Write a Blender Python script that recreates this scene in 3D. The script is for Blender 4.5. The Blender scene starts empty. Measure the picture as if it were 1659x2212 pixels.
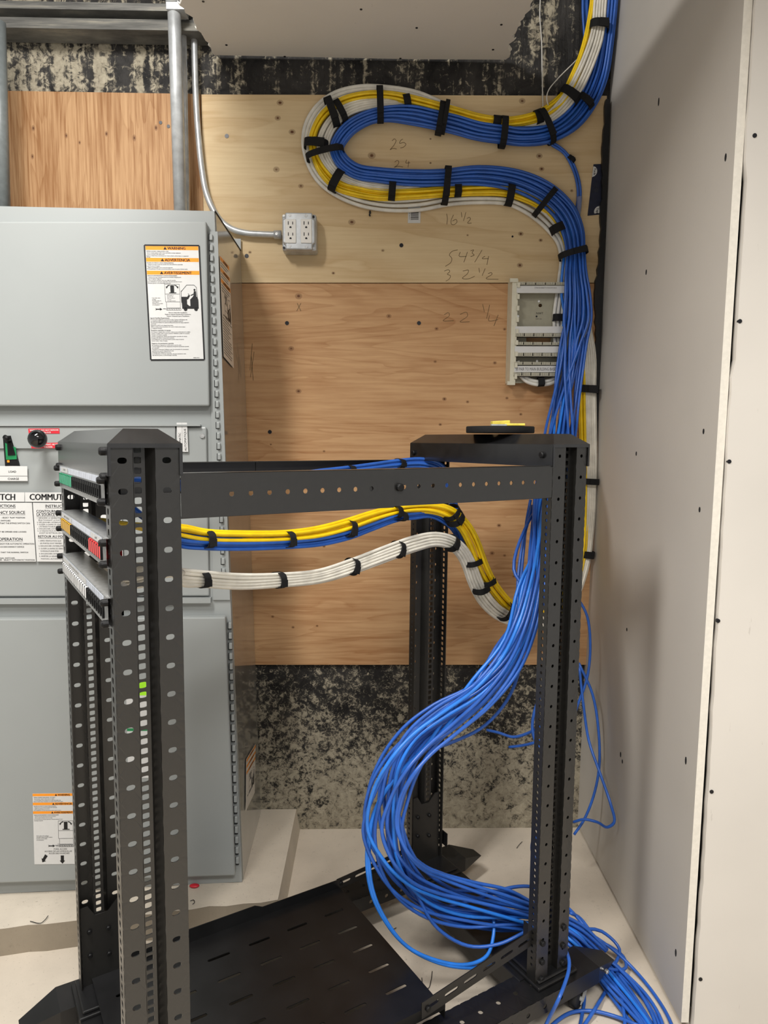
import bpy, bmesh, math, random
from mathutils import Vector, Matrix

# ------------------------------------------------------------------ camera, light, exposure
S = bpy.context.scene
COL = S.collection
F, IW, IH, CAMH = 1530.0, 1659, 2212, 1.305
YAW, PITCH, ROLL = math.radians(1.2), math.radians(5.8), math.radians(0.3)
CP = Vector((0, 0, CAMH))
FW = Vector((math.sin(YAW)*math.cos(PITCH), math.cos(YAW)*math.cos(PITCH), -math.sin(PITCH)))
_r0 = Vector((math.cos(YAW), -math.sin(YAW), 0)); _u0 = _r0.cross(FW)
CR = _r0*math.cos(ROLL) + _u0*math.sin(ROLL); CU = CR.cross(FW)
cd = bpy.data.cameras.new('camera'); cam = bpy.data.objects.new('camera', cd); COL.objects.link(cam)
cam.matrix_world = Matrix(((CR.x, CU.x, -FW.x, CP.x), (CR.y, CU.y, -FW.y, CP.y), (CR.z, CU.z, -FW.z, CP.z), (0, 0, 0, 1)))
cd.sensor_fit = 'HORIZONTAL'; cd.sensor_width = 36; cd.lens = 36*F/IW; cd.clip_start = 0.02
S.camera = cam
S.view_settings.view_transform = 'Standard'; S.view_settings.look = 'None'
S.view_settings.gamma = 1; S.view_settings.exposure = 0.22; S.view_settings.use_curve_mapping = False
wd = bpy.data.worlds.new('world'); S.world = wd; wd.use_nodes = True
bg = wd.node_tree.nodes['Background']; bg.inputs[1].default_value = 0.72
_n, _l = wd.node_tree.nodes, wd.node_tree.links      # room light: dim overhead, brighter from the lit floor and walls around
_tc = _n.new('ShaderNodeTexCoord'); _sx = _n.new('ShaderNodeSeparateXYZ'); _rp = _n.new('ShaderNodeValToRGB'); _mr = _n.new('ShaderNodeMapRange')
_l.new(_tc.outputs['Generated'], _sx.inputs[0]); _l.new(_sx.outputs[2], _mr.inputs[0]); _mr.inputs[1].default_value = -1; _mr.inputs[2].default_value = 1
_l.new(_mr.outputs[0], _rp.inputs[0]); _l.new(_rp.outputs[0], bg.inputs[0])
_e = _rp.color_ramp.elements; _e[0].position = .15; _e[0].color = (1.0, .98, .95, 1); _e[1].position = .85; _e[1].color = (.30, .295, .285, 1)
def area(name, loc, target, sx, sy, power, col=(1, 0.97, 0.93)):
    l = bpy.data.lights.new(name, 'AREA'); l.shape = 'RECTANGLE'; l.size = sx; l.size_y = sy; l.energy = power; l.color = col
    o = bpy.data.objects.new(name, l); COL.objects.link(o); o.location = loc
    o.rotation_euler = (Vector(target)-Vector(loc)).to_track_quat('-Z', 'Y').to_euler(); return o
area('ceiling_light_left', (-0.8, 0.6, 2.85), (-0.7, 0.75, 0.0), 0.25, 1.2, 72)
area('ceiling_light_behind', (0.5, -0.7, 2.9), (0.5, -0.5, 0), 1.2, 0.6, 68)

def ray(x, y): return FW + CR*((x-IW/2)/F) - CU*((y-IH/2)/F)
def oY(x, y, Y): d = ray(x, y); return CP + d*(Y/d.y)
def oX(x, y, X): d = ray(x, y); return CP + d*(X/d.x)
def oZ(x, y, Z): d = ray(x, y); return CP + d*((Z-CAMH)/d.z)
def oP(x, y, p0, n): d = ray(x, y); return CP + d*((p0-CP).dot(n)/d.dot(n))
R = random.Random(7)

# ------------------------------------------------------------------ materials
MATS = {}
def srgb(c):
    return tuple(((v/255)/12.92 if v/255 <= .04045 else ((v/255+.055)/1.055)**2.4) for v in c) + (1,)
class NT:
    def __init__(s, name):
        s.m = bpy.data.materials.new(name); s.m.use_nodes = True; s.t = s.m.node_tree; s.b = s.t.nodes['Principled BSDF']
    def n(s, typ, **kw):
        nd = s.t.nodes.new(typ)
        for k, v in kw.items():
            if k in nd.inputs.keys(): s.set(nd.inputs[k], v)
            else: setattr(nd, k, v)
        return nd
    def set(s, inp, v):
        if isinstance(v, bpy.types.NodeSocket): s.t.links.new(v, inp)
        else: inp.default_value = v
    def pos(s, scale=(1, 1, 1), off=(0, 0, 0)):
        g = s.n('ShaderNodeNewGeometry'); mp = s.n('ShaderNodeMapping')
        s.t.links.new(g.outputs['Position'], mp.inputs[0]); mp.inputs['Scale'].default_value = scale; mp.inputs['Location'].default_value = off
        return mp.outputs[0]
    def noise(s, vec, scale, detail=4, rough=.55, dist=0):
        nd = s.n('ShaderNodeTexNoise'); s.t.links.new(vec, nd.inputs['Vector'])
        nd.inputs['Scale'].default_value = scale; nd.inputs['Detail'].default_value = detail
        nd.inputs['Roughness'].default_value = rough; nd.inputs['Distortion'].default_value = dist
        return nd.outputs['Fac']
    def ramp(s, fac, stops, interp='LINEAR'):
        r = s.n('ShaderNodeValToRGB'); s.t.links.new(fac, r.inputs[0]); r.color_ramp.interpolation = interp
        el = r.color_ramp.elements
        while len(el) < len(stops): el.new(.5)
        for e, (p, c) in zip(el, stops): e.position = p; e.color = c if len(c) == 4 else (c[0], c[1], c[2], 1)
        return r.outputs[0]
    def math(s, op, a, b=None, c=None, clamp=False):
        m = s.n('ShaderNodeMath', operation=op, use_clamp=clamp); s.set(m.inputs[0], a)
        if b is not None: s.set(m.inputs[1], b)
        if c is not None: s.set(m.inputs[2], c)
        return m.outputs[0]
    def mix(s, fac, a, b, blend='MIX'):
        m = s.n('ShaderNodeMix', data_type='RGBA', blend_type=blend)
        s.set(m.inputs[0], fac); s.set(m.inputs[6], a); s.set(m.inputs[7], b); return m.outputs[2]
    def bump(s, h, strength=.3, dist=.002):
        b = s.n('ShaderNodeBump'); b.inputs['Strength'].default_value = strength; b.inputs['Distance'].default_value = dist
        s.t.links.new(h, b.inputs['Height']); s.t.links.new(b.outputs[0], s.b.inputs['Normal'])
    def out(s, col, rough=.5, metal=0, spec=.5):
        s.set(s.b.inputs['Base Color'], col); s.set(s.b.inputs['Roughness'], rough); s.b.inputs['Metallic'].default_value = metal
        s.b.inputs['Specular IOR Level'].default_value = spec; MATS[s.m.name] = s.m; return s.m
def plain(name, rgb, rough=.5, metal=0, spec=.5, var=.12, nscale=60, bump=0, bscale=300):
    t = NT(name); c = srgb(rgb); nz = t.noise(t.pos(), nscale, 3)
    lo = tuple(v*(1-var) for v in c[:3])+(1,); hi = tuple(min(1, v*(1+var)) for v in c[:3])+(1,)
    if bump: t.bump(t.noise(t.pos(), bscale, 2), bump, .001)
    return t.out(t.ramp(nz, [(.3, lo), (.7, hi)]), rough, metal, spec)

M = {}
M['black_metal'] = plain('black_powder_coat', (27, 26, 24), .38, 0, .6, .12, 90, .12, 900)
for _m in ('black_metal',):
    _b = M[_m].node_tree.nodes['Principled BSDF']; _b.inputs['Coat Weight'].default_value = .5; _b.inputs['Coat Roughness'].default_value = .3
M['shelf_metal'] = plain('dusty_black_steel', (20, 20, 21), .38, 0, .5, .35, 14, .1, 800)
M['black_plastic'] = plain('black_plastic', (16, 16, 17), .5, 0, .3)
M['ball_black'] = plain('glossy_black_knob', (14, 14, 15), .08, 0, .6, 0)
M['velcro'] = plain('black_hook_and_loop', (24, 24, 25), .8, 0, .3, .25, 500, .3, 1500)
M['galv'] = plain('galvanised_steel', (190, 193, 195), .38, .5, .5, .14, 40)
M['emt'] = plain('conduit_steel', (196, 199, 200), .36, .45, .5, .18, 30)
M['nickel'] = plain('bright_screw_steel', (200, 200, 198), .25, .9)
M['cab'] = plain('grey_cabinet_paint', (150, 154, 153), .38, 0, .5, .03, 3, .03, 700)
M['white_plastic'] = plain('white_plastic', (228, 225, 218), .4, 0, .5, .02)
M['beige_plastic'] = plain('ivory_plastic', (206, 202, 182), .45, 0, .5, .05)
M['beige_back'] = plain('grey_green_plastic', (160, 156, 136), .5, 0, .5, .05)
M['white_label'] = plain('white_label_stock', (208, 208, 206), .45, 0, .4, .02)
M['paper_side'] = plain('pale_label_stock', (222, 216, 204), .4, 0, .4, .02)
M['print'] = plain('black_printing', (24, 24, 26), .5, 0, .3, 0)
M['print_grey'] = plain('grey_printing', (66, 66, 68), .5, 0, .3, 0)
M['orange'] = plain('orange_band', (244, 150, 30), .4, 0, .4, .03)
M['red'] = plain('red_band', (205, 45, 58), .4, 0, .4, .04)
M['green_pcb'] = plain('green_panel', (20, 130, 75), .4)
M['lime'] = plain('lime_sticker', (165, 235, 40), .5)
M['blue_print'] = plain('blue_band', (60, 90, 170), .5)
M['navy_tape'] = plain('navy_sheathing_tape', (24, 30, 52), .35, 0, .5, .25, 60)
M['jack_green'] = plain('green_jack', (50, 190, 140), .4)
M['jack_yellow'] = plain('amber_jack', (255, 190, 40), .4)
M['jack_red'] = plain('red_jack', (240, 60, 60), .4)
M['jack_white'] = plain('white_jack', (245, 245, 242), .4)
M['panel_steel'] = plain('dark_panel_steel', (150, 151, 150), .3, .2, .5, .2, 120)
M['strip_label'] = plain('pale_blue_label_strip', (206, 212, 224), .3)
M['gyp_edge'] = plain('gypsum_edge', (226, 221, 210), .8, 0, .2, .05, 120, .15, 200)
M['kraft'] = plain('torn_kraft_paper', (150, 112, 72), .9)
M['tool_yellow'] = plain('yellow_tool_plastic', (240, 218, 90), .4)
M['sealant'] = plain('black_sealant', (16, 16, 17), .45, 0, .5, .3, 80, .5, 90)
M['graphite'] = plain('pencil_line', (112, 92, 66), .8, 0, .2, .2)
M['screw_dark'] = plain('dark_screw', (30, 30, 34), .35, .4)
M['zinc'] = plain('zinc_plate', (186, 187, 184), .4, .2)
M['rubber'] = plain('black_rubber', (30, 30, 31), .6)
M['wire_white'] = plain('white_wire', (215, 213, 206), .4)
M['barcode'] = plain('barcode_print', (20, 20, 20), .5)
M['dark_void'] = plain('dark_gap', (26, 26, 28), .9)
def cabmat(name, rgb, rough=.34):
    t = NT(name); c = srgb(rgb); nz = t.noise(t.pos(), 30, 2); sp = t.noise(t.pos(), 420, 1)
    base = t.ramp(nz, [(.3, tuple(v*.86 for v in c[:3])), (.7, tuple(min(1, v*1.1) for v in c[:3]))])
    return t.out(base, rough, 0, .5)
M['blue'] = cabmat('blue_cable_jacket', (44, 96, 186))
M['blue_dusty'] = cabmat('blue_cable_jacket_bright', (40, 122, 222))
M['yellow'] = cabmat('yellow_cable_jacket', (244, 206, 20))
M['white'] = cabmat('white_cable_jacket', (226, 222, 210))
M['white_thick'] = cabmat('white_riser_jacket', (222, 220, 212))

def m_drywall(name, rgb):
    t = NT(name); c = srgb(rgb); nz = t.noise(t.pos(), 2.2, 3)
    col = t.ramp(nz, [(.3, tuple(v*.94 for v in c[:3])), (.7, tuple(min(1, v*1.03) for v in c[:3]))])
    # scuffs: small dark vertical nicks
    v = t.noise(t.pos((26, 26, 5)), 3.0, 5, .6); sc = t.ramp(v, [(.70, (0, 0, 0)), (.74, (1, 1, 1))])
    col = t.mix(t.math('MULTIPLY', sc, .22), col, srgb((120, 112, 100)))
    t.bump(t.noise(t.pos(), 420, 2), .08, .001)
    return t.out(col, .75, 0, .25)
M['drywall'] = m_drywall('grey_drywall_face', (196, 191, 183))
M['drywall_lit'] = m_drywall('drywall_face_lit', (214, 209, 201))  # lighter drywall copy: light on soffit and facing wall put into colour

def m_concrete(name, rgb, var=.16):
    t = NT(name); c = srgb(rgb)
    a = t.noise(t.pos(), 3.0, 6, .6); b = t.noise(t.pos(), 38, 4, .6); d = t.noise(t.pos(), 190, 2, .5)
    col = t.ramp(a, [(.3, tuple(v*(1-var) for v in c[:3])), (.55, c), (.75, tuple(min(1, v*(1+var*.6)) for v in c[:3]))])
    col = t.mix(t.ramp(b, [(.62, (0, 0, 0)), (.72, (.35, .35, .35))]), col, tuple(v*.62 for v in c[:3])+(1,))
    col = t.mix(t.ramp(d, [(.68, (0, 0, 0)), (.74, (.5, .5, .5))]), col, srgb((110, 100, 88)))
    t.bump(t.noise(t.pos(), 60, 5, .65), .25, .002)
    return t.out(col, .7, 0, .3)
M['floor'] = m_concrete('pale_concrete_floor', (205, 194, 178))
M['pad'] = m_concrete('concrete_pad_surface', (206, 196, 180), .2)

def m_backwall():
    t = NT('tarred_concrete')
    g = t.n('ShaderNodeNewGeometry'); sx = t.n('ShaderNodeSeparateXYZ'); t.t.links.new(g.outputs['Position'], sx.inputs[0])
    X, Z = sx.outputs[0], sx.outputs[2]
    p = t.pos()
    fine = t.noise(p, 46, 8, .72, .6); mid = t.noise(p, 9, 6, .65, .8)
    vor = t.n('ShaderNodeTexVoronoi', feature='DISTANCE_TO_EDGE'); t.t.links.new(p, vor.inputs['Vector']); vor.inputs['Scale'].default_value = 42
    vor2 = t.n('ShaderNodeTexVoronoi', feature='F1'); t.t.links.new(p, vor2.inputs['Vector']); vor2.inputs['Scale'].default_value = 52
    ring = t.ramp(vor2.outputs['Distance'], [(.28, (0, 0, 0)), (.36, (1, 1, 1)), (.42, (1, 1, 1)), (.5, (0, 0, 0))])
    vert = t.noise(t.pos((34, 1, 3)), 1.0, 5, .6)
    upper = t.math('GREATER_THAN', Z, 1.5)
    lowz = t.math('SUBTRACT', .62, Z)                      # residue thickens towards the footing
    low_bias = t.math('MULTIPLY', t.math('MAXIMUM', lowz, 0), .21)
    leftb = t.math('MULTIPLY', t.math('MAXIMUM', t.math('SUBTRACT', -.35, X), 0), .10)
    fine2 = t.noise(p, 150, 6, .8, .9)
    dens_low = t.math('ADD', t.math('ADD', t.math('MULTIPLY', fine, .45), t.math('MULTIPLY', fine2, .35)), t.math('SUBTRACT', t.math('MULTIPLY', mid, .20), .060))
    dens_low = t.math('ADD', dens_low, low_bias)
    dens_low = t.math('ADD', dens_low, t.math('MULTIPLY', ring, .035))
    dens_up = t.math('ADD', t.math('MULTIPLY', fine, .5), t.math('MULTIPLY', vert, .5))
    dens_up = t.math('ADD', t.math('SUBTRACT', dens_up, .055), leftb)
    dens = t.math('ADD', t.math('MULTIPLY', dens_up, upper), t.math('MULTIPLY', dens_low, t.math('SUBTRACT', 1, upper)))
    mask = t.ramp(dens, [(.47, (0, 0, 0)), (.50, (.3, .3, .3)), (.535, (1, 1, 1))])
    tar = t.ramp(mid, [(.35, srgb((22, 21, 21))), (.65, srgb((60, 58, 56)))])
    res = t.ramp(fine, [(.35, srgb((134, 126, 108))), (.65, srgb((184, 175, 154)))])
    t.bump(t.math('ADD', dens, t.math('MULTIPLY', vert, .6)), .8, .01)
    return t.out(t.mix(mask, tar, res), .62, 0, .35)
M['backwall'] = m_backwall()

def m_ply(name, light, dark, vertical, knots, seed, wavy=5.0, fine=.5, dist=.4):
    t = NT(name)
    sc = (1.6, 1, 13) if not vertical else (13, 1, 1.3)
    p = t.pos(sc, (seed*3.1, 0, seed*1.7))
    big = t.noise(p, .55, 3, .5, dist)
    bands = t.math('FRACT', t.math('MULTIPLY', big, wavy*2.2))
    bands = t.ramp(bands, [(0, (1, 1, 1)), (.07, (.15, .15, .15)), (.6, (.2, .2, .2)), (1, (.8, .8, .8))])
    fs = (5, 1, 120) if not vertical else (150, 1, 5)
    fn = t.noise(t.pos(fs, (seed, 0, seed)), 1.0, 4, .6)
    blot = t.noise(t.pos((1.5, 1, 4) if not vertical else (5, 1, 1.2)), 2.0, 4, .6)
    c1, c2 = srgb(light), srgb(dark)
    f = t.math('ADD', t.math('MULTIPLY', bands, .42), t.math('MULTIPLY', t.ramp(fn, [(.4, (0, 0, 0)), (.72, (1, 1, 1))]), fine))
    f = t.math('ADD', f, t.math('MULTIPLY', t.ramp(blot, [(.4, (0, 0, 0)), (.7, (1, 1, 1))]), .28), clamp=True)
    col = t.mix(f, c1, c2)
    g = t.n('ShaderNodeNewGeometry'); sep = t.n('ShaderNodeSeparateXYZ'); t.t.links.new(g.outputs['Position'], sep.inputs[0])
    acc = None
    for (kx, kz, kr) in knots:
        dx = t.math('MULTIPLY', t.math('SUBTRACT', sep.outputs[0], kx), (1/1.25 if not vertical else 1.3)/(kr*.8))
        dz = t.math('MULTIPLY', t.math('SUBTRACT', sep.outputs[2], kz), (1 if not vertical else .75)/(kr*.8))
        d2 = t.math('ADD', t.math('MULTIPLY', dx, dx), t.math('MULTIPLY', dz, dz))
        acc = d2 if acc is None else t.math('MINIMUM', acc, d2)
    if acc is not None:
        acc = t.math('ADD', acc, t.math('MULTIPLY', t.math('SUBTRACT', fn, .5), .6))
        kf = t.ramp(acc, [(.0, (1, 1, 1)), (.10, (.85, .85, .85)), (.26, (.40, .40, .40)), (.6, (.45, .45, .45)), (1, (.05, .05, .05))])
        kz_ = t.math('LESS_THAN', acc, 1.0)
        col = t.mix(t.math('MULTIPLY', kf, kz_), col, srgb((92, 54, 28)))
    t.bump(fn, .12, .001)
    return t.out(col, .62, 0, .3)

# ------------------------------------------------------------------ mesh helpers
class MB:
    def __init__(s): s.v = []; s.f = []
    def add(s, vs, fs):
        o = len(s.v); s.v += [tuple(v) for v in vs]; s.f += [tuple(i+o for i in f) for f in fs]
    def quad(s, a, b, c, d): s.add([a, b, c, d], [(0, 1, 2, 3)])
    def hexa(s, p):   # p[0..3] bottom loop, p[4..7] top loop
        s.add(p, [(3, 2, 1, 0), (4, 5, 6, 7), (0, 1, 5, 4), (1, 2, 6, 5), (2, 3, 7, 6), (3, 0, 4, 7)])
    def box(s, x0, y0, z0, x1, y1, z1):
        s.hexa([(x0, y0, z0), (x1, y0, z0), (x1, y1, z0), (x0, y1, z0), (x0, y0, z1), (x1, y0, z1), (x1, y1, z1), (x0, y1, z1)])
    def prism(s, loop, ext):   # loop of Vectors, extruded by vector ext
        n = len(loop); e = Vector(ext); a = [Vector(p) for p in loop]; b = [p+e for p in a]
        s.add(a+b, [tuple(range(n-1, -1, -1)), tuple(range(n, 2*n))] + [(i, (i+1) % n, n+(i+1) % n, n+i) for i in range(n)])
    def tube(s, pts, r, seg=8, cap=True):
        pts = [Vector(p) for p in pts]; n = len(pts); rs = r if isinstance(r, (list, tuple)) else [r]*n
        T = [(pts[min(i+1, n-1)]-pts[max(i-1, 0)]).normalized() for i in range(n)]
        u = T[0].orthogonal().normalized(); vs = []
        for i in range(n):
            u = (u - T[i]*u.dot(T[i]))
            u = u.normalized() if u.length > 1e-9 else T[i].orthogonal().normalized()
            w = T[i].cross(u)
            vs += [pts[i] + (u*math.cos(2*math.pi*k/seg)+w*math.sin(2*math.pi*k/seg))*rs[i] for k in range(seg)]
        fs = [(i*seg+k, i*seg+(k+1) % seg, (i+1)*seg+(k+1) % seg, (i+1)*seg+k) for i in range(n-1) for k in range(seg)]
        if cap: fs += [tuple(range(seg-1, -1, -1)), tuple(range((n-1)*seg, n*seg))]
        s.add(vs, fs)
    def cyl(s, a, b, r, seg=16): s.tube([a, b], r, seg)
    def ball(s, c, r, seg=12, ring=8, sc=(1, 1, 1)):
        c = Vector(c); vs = [c+Vector((0, 0, r*sc[2]))]
        for i in range(1, ring):
            ph = math.pi*i/ring
            vs += [c+Vector((r*sc[0]*math.sin(ph)*math.cos(2*math.pi*k/seg), r*sc[1]*math.sin(ph)*math.sin(2*math.pi*k/seg), r*sc[2]*math.cos(ph))) for k in range(seg)]
        vs.append(c-Vector((0, 0, r*sc[2]))); L = len(vs)-1; fs = []
        for k in range(seg):
            fs.append((0, 1+k, 1+(k+1) % seg)); fs.append((L, 1+(ring-2)*seg+(k+1) % seg, 1+(ring-2)*seg+k))
            for i in range(ring-2): fs.append((1+i*seg+k, 1+(i+1)*seg+k, 1+(i+1)*seg+(k+1) % seg, 1+i*seg+(k+1) % seg))
        s.add(vs, fs)
    def cell(s, mp, u0, u1, v0, v1, hole=None):   # one rectangle of sheet, with a hole (cu, cv, ru, rv, power)
        if hole is None:
            s.quad(mp(u0, v0), mp(u1, v0), mp(u1, v1), mp(u0, v1)); return
        cu, cv, ru, rv, pw = hole
        ang = [math.atan2(rv*math.sin(2*math.pi*k/16), ru*math.cos(2*math.pi*k/16)) % (2*math.pi) for k in range(16)] + [math.atan2(b-cv, a-cu) % (2*math.pi) for a in (u0, u1) for b in (v0, v1)]
        ang = sorted(ang); inner = []; outer = []
        for t in ang:
            c, sn = math.cos(t), math.sin(t)
            k = (abs(c/ru)**pw + abs(sn/rv)**pw)**(-1/pw); inner.append((cu+c*k, cv+sn*k))
            kk = min([((u1 if c > 0 else u0)-cu)/c] if abs(c) > 1e-9 else [9]) if abs(c) > 1e-9 else 9
            k2 = ((v1 if sn > 0 else v0)-cv)/sn if abs(sn) > 1e-9 else 9
            q = min(kk, k2); outer.append((cu+c*q, cv+sn*q))
        n = len(ang)
        s.add([mp(*p) for p in inner+outer], [(n+i, n+(i+1) % n, (i+1) % n, i) for i in range(n)])
    def build(s, name, mat, parent=None, smooth=False, solid=0, bevel=0):
        me = bpy.data.meshes.new(name); me.from_pydata([tuple(v) for v in s.v], [], s.f); me.validate()
        bm = bmesh.new(); bm.from_mesh(me)
        if len(bm.verts) < 60000 : bmesh.ops.remove_doubles(bm, verts=bm.verts, dist=1e-6)
        if not solid: bmesh.ops.recalc_face_normals(bm, faces=bm.faces)
        bm.to_mesh(me); bm.free()
        if smooth:
            for p in me.polygons: p.use_smooth = True
        me.materials.append(mat); o = bpy.data.objects.new(name, me); COL.objects.link(o)
        if solid:
            md = o.modifiers.new('Solidify', 'SOLIDIFY'); md.thickness = solid; md.offset = 0
        if bevel:
            md = o.modifiers.new('Bevel', 'BEVEL'); md.width = bevel; md.segments = 2; md.limit_method = 'ANGLE'
        if parent is not None: attach(o, parent)
        return o
def attach(o, parent):
    o.parent = parent
    if parent.type == 'EMPTY': o.matrix_parent_inverse = Matrix.Translation(-Vector(parent.location))
def tag(o, label=None, cat=None, group=None, kind=None):
    if label: o['label'] = label
    if cat: o['category'] = cat
    if group: o['group'] = group
    if kind: o['kind'] = kind
    return o
def empty(name, loc, label, cat, group=None):
    o = bpy.data.objects.new(name, None); COL.objects.link(o); o.location = loc; o.empty_display_size = .05
    return tag(o, label, cat, group)
def struct(name, mb, mat, label=None, **k):
    return tag(mb.build(name, mat, None, **k), label, None, None, 'structure')
def catmull(pts, sub=6):
    P = [Vector(p) for p in pts]; P = [P[0]*2-P[1]] + P + [P[-1]*2-P[-2]]; out = []
    for i in range(1, len(P)-2):
        p0, p1, p2, p3 = P[i-1:i+3]
        d = lambda a, b: max((b-a).length, 1e-6)**.5
        t1 = d(p0, p1); t2 = t1+d(p1, p2); t3 = t2+d(p2, p3)
        for k in range(sub):
            t = t1+(t2-t1)*k/sub
            a1 = p0*((t1-t)/t1)+p1*(t/t1); a2 = p1*((t2-t)/(t2-t1))+p2*((t-t1)/(t2-t1)); a3 = p2*((t3-t)/(t3-t2))+p3*((t-t2)/(t3-t2))
            b1 = a1*((t2-t)/t2)+a2*(t/t2); b2 = a2*((t3-t)/(t3-t1))+a3*((t-t1)/(t3-t1))
            out.append(b1*((t2-t)/(t2-t1))+b2*((t-t1)/(t2-t1)))
    out.append(P[-2]); return out
_txt = {}
def text_mesh(body, size, bold=0.0, align='LEFT'):
    key = (body, round(size, 6), bold, align)
    if key in _txt: return _txt[key]
    c = bpy.data.curves.new('lettering', 'FONT'); c.body = body; c.size = size; c.align_x = align; c.resolution_u = 2; c.offset = 0.0
    o = bpy.data.objects.new('lettering', c); COL.objects.link(o); dg = bpy.context.evaluated_depsgraph_get(); dg.update()
    me = bpy.data.meshes.new_from_object(o.evaluated_get(dg))
    r = ([tuple(v.co) for v in me.vertices], [tuple(p.vertices) for p in me.polygons])
    bpy.data.objects.remove(o); bpy.data.curves.remove(c); bpy.data.meshes.remove(me); _txt[key] = r; return r
class Lab:
    """A flat printed board given by four corners; x right 0..w, y down 0..h."""
    def __init__(s, corners, w, h, normal):
        s.c = [Vector(c) for c in corners]; s.w = w; s.h = h; s.n = Vector(normal).normalized(); s.parts = {}
    def P(s, x, y, lift=0):
        u, v = x/s.w, y/s.h; a = s.c[0].lerp(s.c[1], u); b = s.c[3].lerp(s.c[2], u); return a.lerp(b, v)+s.n*lift
    def mb(s, part, mat): return s.parts.setdefault((part, mat), MB())
    def rect(s, part, mat, x0, y0, x1, y1, lift=.0006): s.mb(part, mat).quad(s.P(x0, y0, lift), s.P(x0, y1, lift), s.P(x1, y1, lift), s.P(x1, y0, lift))
    def poly(s, part, mat, pts, lift=.0009): s.mb(part, mat).add([s.P(x, y, lift) for x, y in pts], [tuple(range(len(pts)))])
    def line(s, part, mat, pts, wd=1.0, lift=.0009):
        for (x0, y0), (x1, y1) in zip(pts, pts[1:]):
            L = math.hypot(x1-x0, y1-y0) or 1; nx, ny = -(y1-y0)/L*wd/2, (x1-x0)/L*wd/2
            s.poly(part, mat, [(x0+nx, y0+ny), (x1+nx, y1+ny), (x1-nx, y1-ny), (x0-nx, y0-ny)], lift)
    def text(s, part, mat, body, x, y, size, align='LEFT', bold=0.0, lift=.0009, stretch=1.0, rot=0):
        vs, fs = text_mesh(body, size, 0, align); c, sn = math.cos(rot), math.sin(rot)
        for k in range(3 if bold > .009 else 2 if bold > 0 else 1):      # heavier strokes for bold lettering
            o = k*.035*size
            s.mb(part, mat).add([s.P(x+(a*stretch*c+b*sn)+o*c, y+(a*stretch*sn-b*c)+o*sn, lift+k*.00003) for a, b, _ in vs], fs)
    def build(s, name, mat, parent, thick=.0008):
        m = MB(); m.prism([s.c[0], s.c[3], s.c[2], s.c[1]], s.n*thick*.6); o = m.build(name, mat, parent)
        for (part, mt), mb in s.parts.items(): mb.build(part.split('|')[0], M[mt], o)
        return o

# ------------------------------------------------------------------ the setting
D = 2.27; PW = 2.255          # back wall, plywood face
m = MB(); m.box(-3, -2.5, -.1, 2.2, 2.4, 0); struct('floor', m, M['floor'], 'pale bare concrete floor')
m = MB(); m.box(-3, D, 0, 1.0, D+.2, 3.2); struct('wall_back', m, M['backwall'], 'tar-coated concrete wall with pale residue behind the plywood')
# right side wall: one sheet of drywall, its cut end towards the camera
m = MB(); wx0, wx1 = .712, .736
def rwx(z, y): return .710 + .0093*z + (-.011*(2.27-y))
def rw_loop(z): return [Vector((rwx(z, 1.447), 1.447, z)), Vector((rwx(z, 1.447)+.017, 1.447, z)), Vector((rwx(z, 2.30)+.017, 2.30, z)), Vector((rwx(z, 2.30), 2.30, z))]
b = rw_loop(0.012); t_ = rw_loop(3.1); m.hexa(b+t_)
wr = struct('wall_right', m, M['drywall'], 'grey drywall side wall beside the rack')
wr.data.materials.append(M['gyp_edge'])
for p in wr.data.polygons:
    if p.normal.y < -.9: p.material_index = 1
# facing wall at the right, its ragged edge just proud of the gap
m = MB(); pts = []
zz = 0.0; rr = random.Random(3)
while zz <= 3.1:
    gap = .0215 + .004*math.sin(zz*2.1+1.0) + (.006 if 1.45 < zz < 1.85 else 0) + rr.uniform(-.0012, .0012)
    pts.append(Vector((rwx(zz, 1.447)+gap, 1.439, zz))); zz += .035
loop = pts + [Vector((2.1, 1.439, 3.1)), Vector((2.1, 1.439, 0))]
m.prism(loop, (0, .016, 0))
wn = struct('wall_right_return', m, M['drywall_lit'], 'drywall face, lightened as lit, with a line of dark screws at the right edge')
m = MB(); m.box(.70+.05, 1.48, 0, 2.1, 1.51, 3.1); struct('gap_shade_1', m, M['dark_void'], 'dark sheet standing in for the shade in the gap between drywall sheets')  # dark sheet gives the shade inside the drywall gap
for (x, y) in [(1630, 293), (1598, 694), (1575, 997), (1551, 1341), (1537, 1710), (1513, 2115)]:
    c = oY(x, y, 1.439); m = MB(); m.cyl(c+Vector((0, .004, 0)), c-Vector((0, .0012, 0)), .0043, 14); m.build('screw', M['screw_dark'], wn)
for (x, y, h) in [(1420, 220, .010), (1571, 340, .008), (1396, 588, .007), (1528, 932, .006), (1378, 980, .006), (1521, 1101, .006), (1350, 1630, .008), (1354, 1645, .006), (1496, 1643, .009), (1478, 2058, .009), (1361, 1360, .005)]:
    c = oX(x, y, .722); c.x = rwx(c.z, c.y); m = MB()
    m.prism([c+Vector((-.0006, .004*math.cos(k*math.pi/5), h*math.sin(k*math.pi/5))) for k in range(10)], (.002, 0, 0)); m.build('screw_dent', M['dark_void'], wr)
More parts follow.
